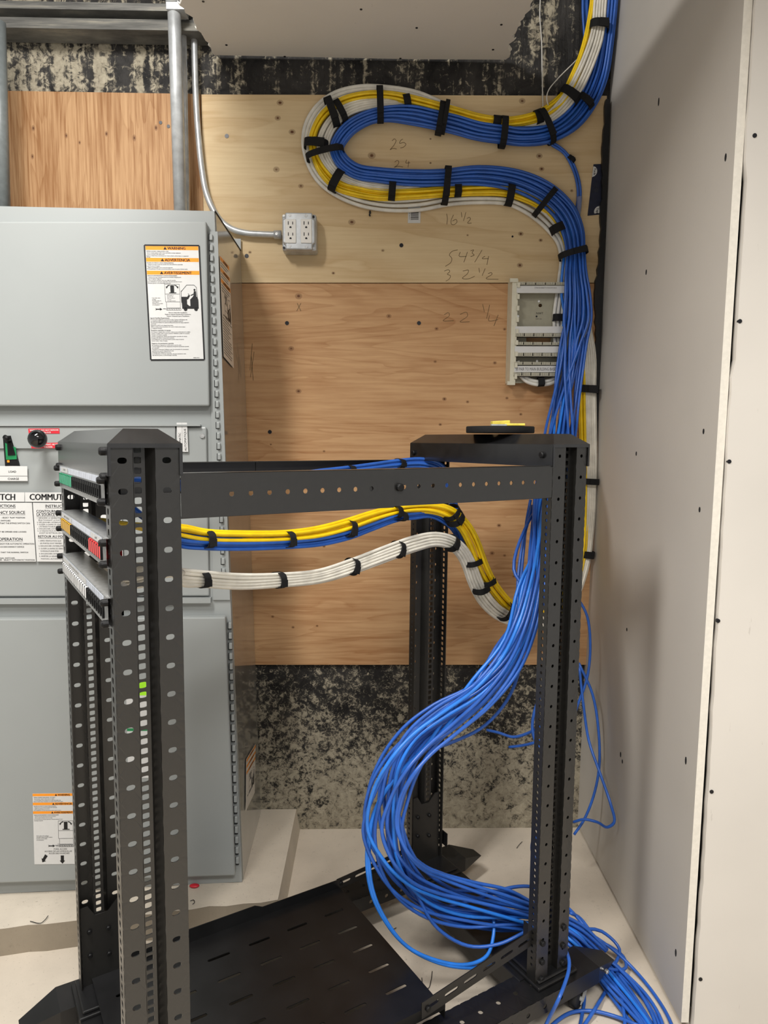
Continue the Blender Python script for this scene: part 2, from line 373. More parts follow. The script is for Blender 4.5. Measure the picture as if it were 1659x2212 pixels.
# soffit, its drywall lightened for light bounced off the floor
m = MB(); rr = random.Random(11); zc = 2.44
a0, a1, a2 = oZ(462, 119, zc), oZ(895, 128, zc), oZ(1093, 129, zc)
L0, L1 = oZ(386, 0, zc), oZ(1150, 0, zc)
left = [a0.lerp(L0, k/14) for k in range(15)]; right = [a2.lerp(L1, k/14) for k in range(15)]
dl = (L0-a0); dr = (L1-a2)
left += [L0+dl*(k*.9) for k in range(1, 5)]; right += [L1+dr*(k*.9) for k in range(1, 5)]
left = [p+Vector((rr.uniform(-.006, .012), 0, 0)) if i else p for i, p in enumerate(left)]
right = [p+Vector((rr.uniform(-.012, .01), 0, 0)) if i else p for i, p in enumerate(right)]
m.prism(left[::-1]+[a1]+right, (0, 0, .016)); cl = struct('ceiling', m, M['drywall_lit'], 'drywall soffit with ragged torn edges overhead')
m = MB()
for lst in (left[:14], right[:14]):
    for p, q in zip(lst, lst[1:]):
        if R.random() < .55:
            w = R.uniform(.004, .011)*(1 if lst is not left[:14] and p.x > 0 else -1)
            m.prism([p+Vector((0, 0, .001)), q+Vector((0, 0, .001)), q+Vector((w*.6, 0, .006)), p+Vector((w, 0, .007))], (0, 0, .004))
m.build('torn_edge', M['gyp_edge'], cl)
for (x, y) in [(489, 97), (615, 122), (865, 126), (1083, 53), (439, 3), (1065, 107), (780, 20), (900, 60)]:
    c = oZ(x, y, zc); m = MB(); m.cyl(c+Vector((0, 0, .004)), c-Vector((0, 0, .001)), .0035, 12); m.build('screw', M['screw_dark'], cl)
m = MB(); m.box(-.42, -.15, 2.62, 2.1, 1.1, 2.70); struct('added_light_block', m, M['drywall'], 'unseen bulkhead added to block light from the upper right walls')  # unseen box added to keep lamp light off the upper right walls
m = MB(); m.box(-3, .9, 3.12, 1.0, 2.4, 3.2); struct('added_shade_slab', m, M['dark_void'], 'dark unseen slab added to shut out light above the soffit')  # unseen slab added so the space above the soffit stays dark

# concrete housekeeping pad
pz = .072
pf0, pf1 = oZ(0, 2005, pz), oZ(600, 1945, pz); pb = oZ(638, 1758, pz)
dirx = (pf0-pf1).normalized(); pfl = pf1+dirx*1.8
m = MB(); rr = random.Random(5); n = 40
front = [pfl.lerp(pf1, k/n)+Vector((0, rr.uniform(-.004, .004), rr.uniform(-.002, .001))) for k in range(n+1)]
slope = Vector((.001, -.003, 0))
for a, b in zip(front, front[1:]):
    m.quad(a, b, Vector((b.x, b.y, 0))+slope, Vector((a.x, a.y, 0))+slope)
back = [Vector((p.x+(pb.x-pf1.x), 2.268, pz)) for p in front]
for i in range(n): m.quad(front[i], front[i+1], back[i+1], back[i])
e = front[-1]; m.quad(e, Vector((e.x+.012, e.y-.01, 0)), Vector((back[-1].x+.012, 2.268, 0)), back[-1])
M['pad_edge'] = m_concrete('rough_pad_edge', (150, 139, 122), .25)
po = m.build('concrete_pad', M['pad']); po.data.materials.append(M['pad_edge'])
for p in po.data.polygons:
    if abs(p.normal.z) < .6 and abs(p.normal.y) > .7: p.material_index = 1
tag(po, 'low raised concrete pad under the grey electrical cabinet', 'pad', None, 'structure')

# ------------------------------------------------------------------ plywood backboards
def px2w(l, Y=PW): return [(oY(x, y, Y).x, oY(x, y, Y).z, r) for x, y, r in l]
k_up = px2w([(631, 285, .011), (597, 366, .011), (650, 402, .009), (605, 222, .011), (803, 336, .013), (1165, 337, .011), (1125, 505, .009), (1123, 573, .010), (1128, 218, .011), (600, 255, .010),
             (827, 541, .006), (1170, 365, .009), (930, 300, .004), (1168, 519, .007), (760, 480, .012), (930, 352, .004), (1235, 412, .006), (540, 545, .006), (720, 590, .006), (1010, 508, .004)])
k_lo = px2w([(645, 640, .012), (629, 753, .010), (645, 845, .010), (840, 683, .009), (943, 710, .007), (1090, 711, .006), (960, 862, .008), (940, 781, .006), (1069, 784, .007), (1010, 868, .006), (1095, 860, .006),
             (1125, 895, .006), (589, 1332, .006), (633, 1355, .006), (685, 1352, .005), (1078, 1135, .008), (1063, 1195, .009), (1090, 1200, .006), (1112, 1198, .006), (1085, 1275, .006), (1071, 1275, .007),
             (951, 917, .006), (1070, 915, .007), (700, 975, .005), (1110, 1245, .005), (585, 960, .004), (700, 1180, .006)])
k_le = px2w([(72, 277, .009), (143, 293, .008), (230, 289, .008), (290, 298, .010), (337, 276, .009), (172, 308, .006), (70, 338, .008)])
def ply(name, label, corners, mat, thick=.0145):
    m = MB(); c = [oY(x, y, PW) for x, y in corners]
    m.prism(c, (0, thick, 0)); return tag(m.build(name, mat, None), label, 'plywood')
P_left = ply('plywood_panel', 'reddish plywood sheet with upright grain behind the conduit above the grey cabinet',
             [(8, 196), (433, 203), (446, 700), (26, 700)], m_ply('plywood_upright_grain', (196, 157, 115), (146, 102, 62), True, k_le, 2.0, 5.2, .85, .8))
P_up = ply('plywood_panel', 'pale blond plywood strip carrying the cable loop and pencilled sums',
           [(435, 204), (1311, 207), (1297, 610.5), (441, 610.5)], m_ply('plywood_pale', (220, 198, 158), (182, 148, 103), False, k_up, 5.0, 1.9, .22))
P_lo = ply('plywood_panel', 'large orange-brown plywood sheet below the pale strip, behind the rack',
           [(441, 612.5), (1297, 612.5), (1268, 1436), (450, 1436)], m_ply('plywood_orange', (204, 164, 120), (158, 110, 68), False, k_lo, 9.0, 4.4, .42, 1.1))
def dark_screws(par, pts, r=.0062):
    for x, y in pts:
        c = oY(x, y, PW); m = MB(); m.cyl(c+Vector((0, .003, 0)), c-Vector((0, .0012, 0)), r, 14); m.build('screw', M['screw_dark'], par)
dark_screws(P_up, [(490, 294), (867, 530), (533, 553)]); dark_screws(P_up, [(1107, 511), (799, 459)], .003)
dark_screws(P_lo, [(620, 698), (905, 698), (583, 933)]); dark_screws(P_left, [(364, 273), (347, 265)], .005)
# pencil sums
def Z7(pts): return [(760+x/4.484, 280+y/4.484) for x, y in pts]
def pencil(par, strokes, name='pencil_note', lab=None, wd=.0016):
    m = MB()
    for st in strokes:
        q = catmull([oY(x, y, PW-.0004) for x, y in st], 5) if len(st) > 2 else [oY(x, y, PW-.0004) for x, y in st]
        for a, b in zip(q, q[1:]):
            d = (b-a); L = d.length
            if L < 1e-6: continue
            n_ = Vector((-d.z, 0, d.x)).normalized()*wd/2; m.quad(a+n_, b+n_, b-n_, a-n_)
    o = m.build(name, M['graphite'], par)
    if lab: o['label'] = lab
pencil(P_up, [Z7([(390, 108), (412, 90), (428, 104), (412, 145), (370, 195)]), Z7([(370, 195), (400, 182), (435, 188)]), Z7([(495, 92), (478, 100), (462, 132), (505, 125), (524, 142), (500, 170), (470, 178)])], lab='pencilled 25')
pencil(P_up, [Z7([(415, 315), (440, 298), (456, 312), (440, 345), (410, 365)]), Z7([(410, 365), (450, 356), (495, 362)]), Z7([(532, 292), (522, 322), (566, 320)]), Z7([(552, 305), (545, 365)])], lab='pencilled 24')
pencil(P_up, [Z7([(918, 815), (925, 860), (920, 918)]), Z7([(985, 825), (962, 880), (965, 915), (990, 920), (1018, 895), (1010, 870), (975, 885)]), Z7([(1060, 800), (1066, 850)]), Z7([(1105, 800), (1082, 885)]), Z7([(1115, 860), (1138, 850), (1150, 865), (1120, 905), (1160, 905)])], lab='pencilled 16 1/2')
pencil(P_up, [Z7([(1025, 1165), (970, 1180), (945, 1215), (968, 1245), (960, 1285), (905, 1325)]), Z7([(1050, 1185), (1040, 1225), (1110, 1228)]), Z7([(1120, 1185), (1085, 1285)]), Z7([(1150, 1175), (1180, 1165), (1165, 1195), (1185, 1215), (1150, 1230)]), Z7([(1262, 1165), (1190, 1285)]), Z7([(1290, 1225), (1262, 1248), (1325, 1250)]), Z7([(1325, 1225), (1308, 1310)])], lab='pencilled 54 3/4')
pencil(P_up, [Z7([(895, 1370), (935, 1358), (950, 1372), (925, 1400), (955, 1415), (945, 1445), (910, 1468)]), Z7([(1075, 1370), (1130, 1362), (1120, 1395), (1070, 1440), (1130, 1445), (1190, 1420)]), Z7([(1230, 1340), (1238, 1385)]), Z7([(1292, 1345), (1262, 1415)]), Z7([(1320, 1395), (1350, 1385), (1358, 1400), (1300, 1442), (1420, 1450)])], lab='pencilled 32 1/2')
def Z3(pts): return [(900+x/2.186, 400+y/2.186) for x, y in pts]
pencil(P_lo, [Z3([(130, 612), (150, 602), (155, 615), (125, 640), (175, 640)]), Z3([(205, 610), (235, 600), (240, 618), (205, 645), (250, 645)]), Z3([(312, 562), (320, 600)]), Z3([(345, 565), (330, 630)]), Z3([(345, 615), (340, 640), (385, 635)]), Z3([(385, 612), (365, 665)])], lab='faint pencilled 22 1/4')
pencil(P_lo, [[(642, 655), (650, 672)], [(650, 655), (641, 672)]], wd=.0018)
pencil(P_lo, [[(545, 742), (540, 800)], [(549, 760), (541, 815)], [(543, 770), (547, 822)]])
# black sealant in the corner, along the plywood edge
m = MB(); rr = random.Random(21); prev = None
for k in range(60):
    y = 214+k*(960-214)/59
    xr = 1316-(y-207)*.0385; xl = xr-6-rr.uniform(0, 4)-(7*math.exp(-((y-640)/55)**2))-(4*math.exp(-((y-330)/30)**2))
    a, b = oY(xl, y, PW-.0135), oY(xr+3, y, PW-.0135)
    if prev: m.hexa([prev[0], prev[1], prev[1]+Vector((0, .012, 0)), prev[0]+Vector((0, .012, 0)), a, b, b+Vector((0, .012, 0)), a+Vector((0, .012, 0))])
    prev = (a, b)
tag(m.build('sealant_bead', M['sealant']), 'lumpy black sealant bead in the corner between plywood and grey drywall', 'sealant')
# sheathing tape
c = [oY(x, y, PW-.0012) for x, y in [(1282, 355), (1306, 354), (1301, 463), (1269, 466)]]
lb = Lab(c, 30, 112, (0, -1, 0))
def disc(lb, cx, cy, r, a0=0, a1=360, n=24, sx=1):
    return [(cx+r*sx*math.cos(math.radians(a0+(a1-a0)*k/n)), cy+r*math.sin(math.radians(a0+(a1-a0)*k/n))) for k in range(n+1)]
lb.poly('white_roundel', 'white_label', [(0, 5)]+disc(lb, 0, 16, 11.5, -80, 80)+[(0, 28)], .0007)
lb.poly('white_roundel', 'white_label', disc(lb, 22.5, 104, 11, 155, 385, 24, .9), .0007)
lb.text('lettering', 'print', 'Tuck', 3.2, 8, 7.5, bold=.02, rot=math.pi/2)
lb.text('lettering', 'print', 'Tape', -.3, 8, 5.5, bold=.02, rot=math.pi/2) if False else None
lb.text('lettering', 'print', 'Tuck', 23.5, 95.5, 7.2, bold=.02, rot=math.pi/2)
lb.text('lettering', 'print', 'Tape', 17.5, 96.5, 7.0, bold=.02, rot=math.pi/2)
star = [(13.5+(4.5 if k % 2 == 0 else 2)*math.cos(k*math.pi/5-.4), 57+(4.5 if k % 2 == 0 else 2)*math.sin(k*math.pi/5-.4)) for k in range(11)]
lb.line('pale_print', 'print_grey', star, .7)
lb.text('pale_print', 'print_grey', 'ROOF', 12.2, 42, 3.2, rot=math.pi/2); lb.text('pale_print', 'print_grey', 'WALL', 8, 42, 3.2, rot=math.pi/2)
tag(lb.build('sheathing_tape', M['navy_tape'], None), 'strip of navy builder tape with white roundels at the right plywood edge', 'tape')
# barcode tag hanging below the loop
c = [oY(x, y, PW-.001) for x, y in [(881.5, 444), (908.5, 441), (908, 482), (881, 482)]]
lb = Lab(c, 27, 40, (0, -1, 0))
yy = 8.0; rr = random.Random(4)
while yy < 33:
    h = rr.choice([.6, .9, 1.4, 1.8]); lb.rect('bars', 'barcode', 6, yy, 23, yy+h); yy += h+rr.choice([.5, .9, 1.2])
lb.text('digits', 'print', '0 21038 43095 7', 4.4, 32, 3.1, rot=-math.pi/2)
tag(lb.build('barcode_sticker', M['white_label'], None), 'white barcode sticker peeking out under the lower cable run', 'sticker')

# ------------------------------------------------------------------ steel beam, conduits, wires at the top
m = MB(); bt = [oY(-260, 10, 2.2), oY(415, 11, 2.2), oY(-260, 28, 2.2), oY(418, 27, 2.2), oY(420, 48, 2.2), oY(422, 73, 2.2)]
x0, x1 = bt[0].x, bt[1].x+.03; z0, z1, z2, z3 = bt[1].z, bt[3].z, bt[4].z, bt[5].z
prof = [(2.262, z0), (2.195, z0), (2.195, z1), (2.235, z1-.004), (2.235, z2+.004), (2.19, z2), (2.185, z3), (2.262, z3)]
m.prism([Vector((x0, y, z)) for y, z in prof], (x1-x0, 0, 0))
t = NT('dusty_steel_beam'); nz = t.noise(t.pos((2, 6, 30)), 2.5, 6, .65)
mt = t.out(t.ramp(nz, [(.3, srgb((70, 70, 68))), (.55, srgb((118, 117, 112))), (.75, srgb((165, 160, 145)))]), .55, .3)
tag(m.build('steel_beam', mt, None), 'dusty grey steel beam across the top left of the concrete wall', 'beam')
M['pipe_grey'] = plain('grey_pipe_paint', (116, 122, 122), .4)
def conduit(name, label, pts, r, mat='emt'):
    e = empty(name, pts[-1], label, 'conduit'); m = MB(); m.tube(catmull(pts, 8) if len(pts) > 2 else pts, r, 20); m.build('pipe', M[mat], e, True); return e
ca, cb_ = oY(376, 18, 2.15), oY(390, 470, 2.15)
e = conduit('electrical_conduit', 'thick straight galvanised conduit dropping to the top of the grey cabinet', [ca+(ca-cb_)*.6, cb_], .0185)
m = MB(); m.cyl(oY(375, -40, 2.15), oY(375.5, 14, 2.15), .0225, 20); m.build('coupling', M['galv'], e, True)
m = MB(); a = oY(362, 14, 2.128); m.box(a.x-.004, a.y, a.z-.006, a.x+.046, a.y+.05, a.z+.012); m.build('pipe_clamp', M['galv'], e)
ca, cb_ = oY(403, 60, 2.215), oY(412, 470, 2.215)
e = conduit('conduit_shade_pipe', 'added slim pipe standing in for the shaded side of the thick conduit', [ca+(ca-cb_)*.6-Vector((.008, 0, 0)), cb_-Vector((.012, 0, 0))], .009)  # added pipe in place of the thick conduit's shaded side
ca, cb_ = oY(-2, 160, 2.13), oY(6, 470, 2.13)
e = conduit('vertical_pipe', 'grey vertical pipe at the far left edge above the cabinet', [ca+(ca-cb_)*.35, cb_], .021, 'pipe_grey')
ept = [(417, -40), (419, 50), (421, 150), (424, 230), (429, 300), (436, 365), (445, 415), (460, 452), (478, 478), (500, 494), (530, 503), (570, 506), (606, 507)]
emt = conduit('bent_conduit', 'slim galvanised conduit curving down and across to the outlet box', [oY(x, y, 2.234) for x, y in ept], .0092)
m = MB(); m.cyl(oY(592, 507, 2.234), oY(608, 507, 2.234), .0125, 18); m.build('connector', M['galv'], emt, True)
m = MB(); c = oY(597, 505, 2.221); m.cyl(c, c+Vector((0, .01, 0)), .004, 10); m.build('set_screw', M['nickel'], emt)
def wire(name, label, pts, r, mat, cat='wire', group=None):
    m = MB(); m.tube(catmull(pts, 6), r, 6); return tag(m.build(name, mat, None, True), label, cat, group)
wire('hanging_wire', 'thin white wire hanging straight down past the soffit edge', [oY(x, y, 2.245) for x, y in [(1169, -30), (1166, 30), (1170, 90), (1171, 150), (1172, 200), (1173, 236)]], .0018, M['wire_white'])
wire('hanging_wire', 'thin white wire slanting from the cable bundle down to the plywood edge', [oY(x, y, 2.23) for x, y in [(1262, 113), (1235, 140), (1205, 170), (1185, 195), (1181, 212), (1186, 233)]], .0018, M['wire_white'])
wire('nail_wire', 'small black bent nail in the pale plywood left of the barcode sticker', [oY(x, y, 2.248) for x, y in [(799, 455), (800, 460), (798, 464), (800, 467)]], .0022, M['screw_dark'], 'nail')

# ------------------------------------------------------------------ outlet box
ob = empty('outlet_box', oY(647, 545, 2.25), 'steel four-gang outlet box with two white duplex receptacles on pale plywood', 'outlet')
q = lambda x, y, Y=2.198: oY(x, y, Y)
bx0, bx1, bz1, bz0 = q(608, 461).x, q(684, 461).x, q(608, 461).z, q(608, 541).z
m = MB(); m.box(bx0+.001, 2.2, bz0, bx1-.001, 2.254, bz1); m.build('box', M['galv'], ob, bevel=.006)
m = MB(); w = bx1-bx0; h = bz1-bz0; n1, n2 = .016, .012
lp = [(n2, 0), (w-n2, 0), (w-n2, n1), (w-.004, n1+.004), (w-.004, h-n1-.004), (w-n2, h-n1), (w-n2, h), (n2, h), (n2, h-n1), (.004, h-n1-.004), (.004, n1+.004), (n2, n1)]
m.prism([Vector((bx0+x, 2.186, bz0+z)) for x, z in lp], (0, .014, 0)); m.build('cover', M['galv'], ob, bevel=.004)
for x0, x1 in ((615.5, 639.5), (649.5, 673.5)):
    a, b = oY(x0, 473, 2.183), oY(x1, 525, 2.183)
    m = MB(); m.box(a.x, 2.183, b.z, b.x, 2.19, a.z); rc = m.build('receptacle', M['white_plastic'], ob, bevel=.0015)
    m = MB(); cx = (a.x+b.x)/2
    for zc_ in (a.z-.0135, b.z+.0235):
        for dx, hh in ((-.0065, .0048), (.0065, .004)): m.box(cx+dx-.0011, 2.1822, zc_-hh+.002, cx+dx+.0011, 2.1835, zc_+hh+.002)
        m.prism([Vector((cx+.0033*math.cos(t*math.pi/6), 2.1822, zc_-.0105+.0033*max(math.sin(t*math.pi/6), -.55))) for t in range(12)], (0, .0013, 0))
    m.build('slot', M['print'], rc)
for x, y in ((626, 465), (661, 466), (626, 531), (662, 533)):
    c = oY(x, y, 2.185); m = MB(); m.cyl(c, c+Vector((0, .004, 0)), .0042, 14); m.build('screw', M['nickel'], ob)
for x, y in ((613, 466), (677, 468), (613.5, 535), (677, 536)):
    c = oY(x, y, 2.197); m = MB(); m.cyl(c, c+Vector((0, .004, 0)), .0036, 12); m.build('screw', M['screw_dark'] if x in (677, 613.5) and y != 536 else M['nickel'], ob)
for dx in (.28, .68):
    c = Vector((bx0+w*dx, 2.226, bz0-.0005)); m = MB(); m.cyl(c, c+Vector((0, 0, .003)), .0105, 18); m.build('knockout', M['emt'], ob)

# ------------------------------------------------------------------ wiring block (110 style)
wb = empty('wiring_block', oY(1160, 825, 2.25), 'ivory telephone wiring block on the plywood, half behind the blue cables', 'wiring block')
def qbox(mb, x0, y0, x1, y1, Yf, Yb):   # box standing off the wall: picture rectangle at depth Yf
    a, b = oY(x0, y0, Yf), oY(x1, y1, Yf); mb.box(min(a.x, b.x), Yf, min(a.z, b.z), max(a.x, b.x), Yb, max(a.z, b.z))
Yb = 2.236
m = MB(); c4 = [oY(x, y, Yb) for x, y in [(1112, 616), (1226, 614), (1214, 826), (1103, 828)]]
mc = MB(); mp = lambda u, v: c4[3].lerp(c4[2], u).lerp(c4[0].lerp(c4[1], u), v)
mc.cell(mp, 0, 1, 0, .34); mc.cell(mp, 0, .22, .34, .58); mc.cell(mp, .22, .78, .34, .58, (.5, .46, .24, .085, 3)); mc.cell(mp, .78, 1, .34, .58)
mc.cell(mp, 0, .4, .58, 1); mc.cell(mp, .4, .6, .58, .73); mc.cell(mp, .4, .6, .73, .85, (.5, .79, .035, .018, 2)); mc.cell(mp, .4, .6, .85, 1); mc.cell(mp, .6, 1, .58, 1)
mc.build('backplate', M['beige_back'], wb, solid=.003)
for xa, xb in (((1103, 1120), (1098, 1113)), ((1228, 1238), (1218, 1228))):
    Yf = 2.205 if xa[0] < 1200 else 2.214
    a0_, a1_, b0_, b1_ = oY(xa[0]+4, 604, Yf), oY(xa[1], 604, Yf), oY(xb[0]+3, 826, Yf), oY(xb[1], 826, Yf)
    m = MB(); ex = Vector((-.004, .05, 0))
    m.hexa([b0_, b1_, b1_+Vector((0, .05, 0)), b0_+ex, a0_, a1_, a1_+Vector((0, .05, 0)), a0_+ex])
    for k in range(9):
        f = (k+.5)/9; p = a1_.lerp(b1_, f); m.box(p.x-.004, p.y-.006, p.z-.007, p.x+.004, p.y+.01, p.z+.007)
    for p in (a0_, b0_): m.box(p.x-.008, p.y-.004, p.z-.008, p.x+.016, p.y+.012, p.z+.003)
    m.build('side_leg', M['beige_plastic'], wb)
for (y0, y1, x0, x1) in [(610, 616.5, 1116, 1226), (721, 728, 1113, 1220), (740, 746, 1112, 1217), (763.5, 770.5, 1112, 1216), (783, 789, 1111, 1214), (806, 813, 1109, 1210)]:
    m = MB(); qbox(m, x0, y1-1.6, x1, y1, 2.203, 2.2085)
    a, b = oY(x0, y0, 2.202), oY(x1, y1, 2.202); N = 52
    for k in range(N):
        if k % 10 == 9: continue
        xx = a.x+(b.x-a.x)*(k+.2)/N; m.box(xx, 2.200, b.z+.0012, xx+(b.x-a.x)/N*.5, 2.208, a.z+.002)
    m.build('terminal_strip', M['beige_plastic'], wb)
    m = MB(); qbox(m, x0, y0+.3, x1, y1+1.6, 2.2088, 2.2155); m.build('strip_base', M['black_plastic'], wb)
for i, (y0, y1, x0, x1) in enumerate([(617.5, 633, 1116, 1226), (705, 719.5, 1113, 1220), (748, 762, 1112, 1217), (790.5, 804, 1111, 1213)]):
    c = [oY(x0, y0, 2.204), oY(x1, y0, 2.204), oY(x1, y1, 2.204), oY(x0, y1, 2.204)]
    m = MB(); m.box(c[0].x, 2.2045, c[2].z, c[1].x, 2.212, c[0].z); m.build('strip_holder', M['beige_plastic'], wb)
    lb = Lab(c, x1-x0, y1-y0, (0, -1, 0))
    if i == 3:
        lb.text('lettering', 'print_grey', '50 PAIR TO MAIN BUILDING BASEMENT', 2.5, 10.0, 9.4, stretch=.61)
    if i == 0: lb.text('lettering', 'print', '12 PAIR RE-CABLED TO MAIN DATA RACK', 38, 5.5, 3.2, stretch=.8)
    o = lb.build('designation_strip', M['white_label'], wb)
lb = Lab([oY(1150, 660, Yb-.002), oY(1190, 660, Yb-.002), oY(1190, 700, Yb-.002), oY(1150, 700, Yb-.002)], 40, 40, (0, -1, 0))
m = MB(); vs, fs = text_mesh('NWT', 6.5, .03, 'LEFT'); m.add([lb.P(8+a, 19-b_) for a, b_, _ in vs], fs)
vs, fs = text_mesh('MWT-10A', 3.0, .01, 'LEFT'); m.add([lb.P(7+a, 30-b_) for a, b_, _ in vs], fs); m.add([lb.P(*p) for p in disc(lb, 9, 23.5, 2)[:-1]], [tuple(range(24))])
m.build('lettering', M['print'], wb)
for x, y in ((1164, 651), (1160, 780), (1119, 683)):
    c = oY(x, y, Yb-.004); m = MB(); m.cyl(c, c+Vector((0, .006, 0)), .0035, 12); m.build('screw', M['nickel'], wb)

# ------------------------------------------------------------------ grey electrical cabinet
f0, f1 = oZ(523, 1905, .073), oZ(0, 1930, .073)     # front foot line
fu = (f0-f1).normalized(); fn = Vector((fu.y, -fu.x, 0)).normalized()
if fn.y > 0: fn = -fn
def CF(x, y, off=0): return oP(x, y, f0+fn*off, fn)   # picture point on the cabinet's front plane, off = how far it stands proud
cab = empty('electrical_cabinet', Vector((-.9, 2.0, .073)), 'tall grey transfer switch cabinet with hinged doors and warning labels', 'electrical cabinet')
tr, br = CF(463, 456), CF(523, 1905)
lw = fu*1.45
tl, bl = CF(0, 450)-fu*.55, CF(0, 1930)-fu*.55
bk = oZ(562, 1755, .073); tb = oY(518.5, 535, bk.y)
dpb, dpt = bk-br, tb-tr
dpt.z = 0; dpb.z = 0
m = MB(); m.hexa([bl, br, br+dpb, bl+dpb, tl, tr, tr+dpt, tl+dpt]); 
body = m.build('body', M['cab'], cab)
# glossy side sheet
t = NT('glossy_side_paint'); mts = t.out(t.ramp(t.noise(t.pos(), 6, 3), [(.3, srgb((128, 127, 120))), (.7, srgb((146, 145, 138)))]), .3, 0, .6)
t.b.inputs['Coat Weight'].default_value = 1; t.b.inputs['Coat Roughness'].default_value = .05; t.b.inputs['Coat IOR'].default_value = 2.0
nout = (dpb+dpt).cross(tr-br).normalized(); nout = nout if nout.x > 0 else -nout
m = MB(); m.prism([br+dpb*.03, br+dpb, tr+dpt, tr+dpt*.03], nout*.0016); side = m.build('side_panel', mts, cab)
# top edge hem and mounting ear
m = MB(); m.tube([tr+nout*.002, tr+dpt+nout*.002], .0018, 8); m.build('top_seam', M['print'], cab)
ear = oY(505, 516, bk.y-.001); m = MB(); m.box(ear.x, bk.y-.003, oY(518, 540, bk.y).z, tb.x+.003, bk.y, ear.z); m.build('mounting_ear', M['cab'], cab)
def cquad(mb, pts, off0, off1):   # panel on the front from picture corners TL,TR,BR,BL at proud distance off1 down to off0
    a = [CF(x, y, off1) for x, y in pts]; mb.prism(a, -fn*(off1-off0))
def cpart(name, pts, off0, off1, mat=None, bevel=.0, parent=None):
    m = MB(); cquad(m, pts, off0, off1); return m.build(name, mat or M['cab'], parent or cab, bevel=bevel)
upper = cpart('upper_door', [(-420, 478), (446, 478), (452, 877), (-420, 877)], 0, .024, bevel=.004)
lower = cpart('lower_door', [(-420, 1340), (487, 1333), (508, 1892), (-420, 1922)], 0, .024, bevel=.004)
mid = cpart('middle_panel', [(-420, 922), (446, 922), (452, 1288), (-420, 1290)], 0, .010, bevel=.004)
cpart('door_sill', [(-420, 1296), (455, 1292), (455, 1303), (-420, 1307)], 0, .018)
cpart('shelf_step', [(-420, 917), (432, 917), (433, 920.5), (-420, 920.5)], 0, .020)
cpart('mid_plate', [(-420, 923), (378, 921), (378, 968), (-420, 969)], .010, .016)
cpart('frame_stile', [(452, 500), (470, 500), (497, 1296), (460, 1296)], 0, .006)
# hinges
for nm, (xa, ya), (xb, yb), n, par in (('upper_hinge', (455, 512), (482, 1235), 33, upper), ('lower_hinge', (496, 1352), (512, 1860), 24, lower)):
    m = MB()
    for k in range(n):
        f = k/(n-1); x = xa+(xb-xa)*f; y = ya+(yb-ya)*f
        if nm == 'upper_hinge' and 870 < y < 930: pass
        a = CF(x, y, .012); m.prism([CF(x-3, y-6.5, .013), CF(x+4, y-6.5, .013), CF(x+4, y+6.5, .013), CF(x-3, y+6.5, .013)], -fn*.009)
    h = m.build('hinge', M['cab'], cab, bevel=.0015)
    m = MB()
    for k in range(n):
        f = k/(n-1); x = xa+(xb-xa)*f; y = ya+(yb-ya)*f
        m.prism([CF(x-4.2, y-7, .0065), CF(x-2.9, y-7, .0065), CF(x-2.9, y+7.6, .0065), CF(x-4.2, y+7.6, .0065)], -fn*.004)
        m.prism([CF(x-4.2, y+6.5, .0065), CF(x+4, y+6.5, .0065), CF(x+4, y+7.8, .0065), CF(x-4.2, y+7.8, .0065)], -fn*.004)
    m.build('knuckle_gap', M['dark_void'], h)
def warning_label(corners, w, h, normal, name, parent, full=True, mat='white_label'):
    lb = Lab(corners, w, h, normal)
    if full: lb.line('border', 'print', [(1, 1.2), (w-1, 1.2), (w-1, h-1), (1, h-1), (1, 1.2)], 2.2)
    k = h/248.0 if full else 1.0
    return lb
lb = Lab([CF(x, y, .0245) for x, y in [(311, 528.5), (431, 529.5), (442.5, 778), (325, 778.5)]], 120, 250, fn)
lb.line('border', 'print', [(1, 1.2), (119, 1.2), (119, 249), (1, 249), (1, 1)], 3.2)
def bands(lb, rows, w, x0=3, bold=.012):
    for y, h, s, cx in rows:
        lb.rect('orange_band', 'orange', x0, y, w, y+h)
        lb.text('lettering', 'print', s, cx, y+h*.86, h*.98, bold=bold, stretch=1.0)
        lb.poly('lettering', 'print', [(cx-h*1.05, y+h*.86), (cx-h*.15, y+h*.86), (cx-h*.6, y+h*.12)], .0009)
bands(lb, [(3, 8.2, 'WARNING', 50), (28, 8.4, 'ADVERTENCIA', 43), (55.5, 8.4, 'AVERTISSEMENT', 40)], 117)
BLK = [0]
def lines(lb, items, size, mat='print_grey', x=4):
    BLK[0] += 1
    for y, s in items:
        BLK[0] += (y-items[0][0] > 0 and y-getattr(lb, 'ly', y) > size*1.6); lb.ly = y
        lb.text('fine_print|%d' % BLK[0], mat, s, x, y, size, bold=.006, stretch=.9)
lines(lb, [(15, 'TIPPING HAZARD UNBALANCED LOAD'), (18.2, '- Ensure proper support under heavy end before moving equipment.'), (21.4, '- Secure to forklift with safety strap.'), (24.6, 'Failure to follow these instructions can result in death, serious injury or equipment'), (27.2, 'damage.'),
           (39.8, 'PELIGRO DE VUELCO CARGA DESEQUILIBRADA'), (43, '- Asegurese de que el extremo pesado este adecuadamente soportado'), (46.4, 'antes de mover el equipo.'), (49.6, '- Sujete el montacargas con la correa de seguridad.'), (52.8, 'El incumplimiento de estas instrucciones puede causar la muerte, lesiones serias'),
           (67.2, 'RISQUE DE RENVERSEMENT CHARGE DESEQUILIBREE'), (70.4, '- Assurez-vous que l\'extremite lourde est soutenue adequatement'), (73.6, 'avant de deplacer l\'appareil.'), (76.8, '- Fixer au chariot elevateur avec une sangle de securite.'), (80, 'Si ces directives ne sont pas respectees, cela peut entrainer la mort'), (83.2, 'blessures graves ou des dommages materiels.')], 3.0)
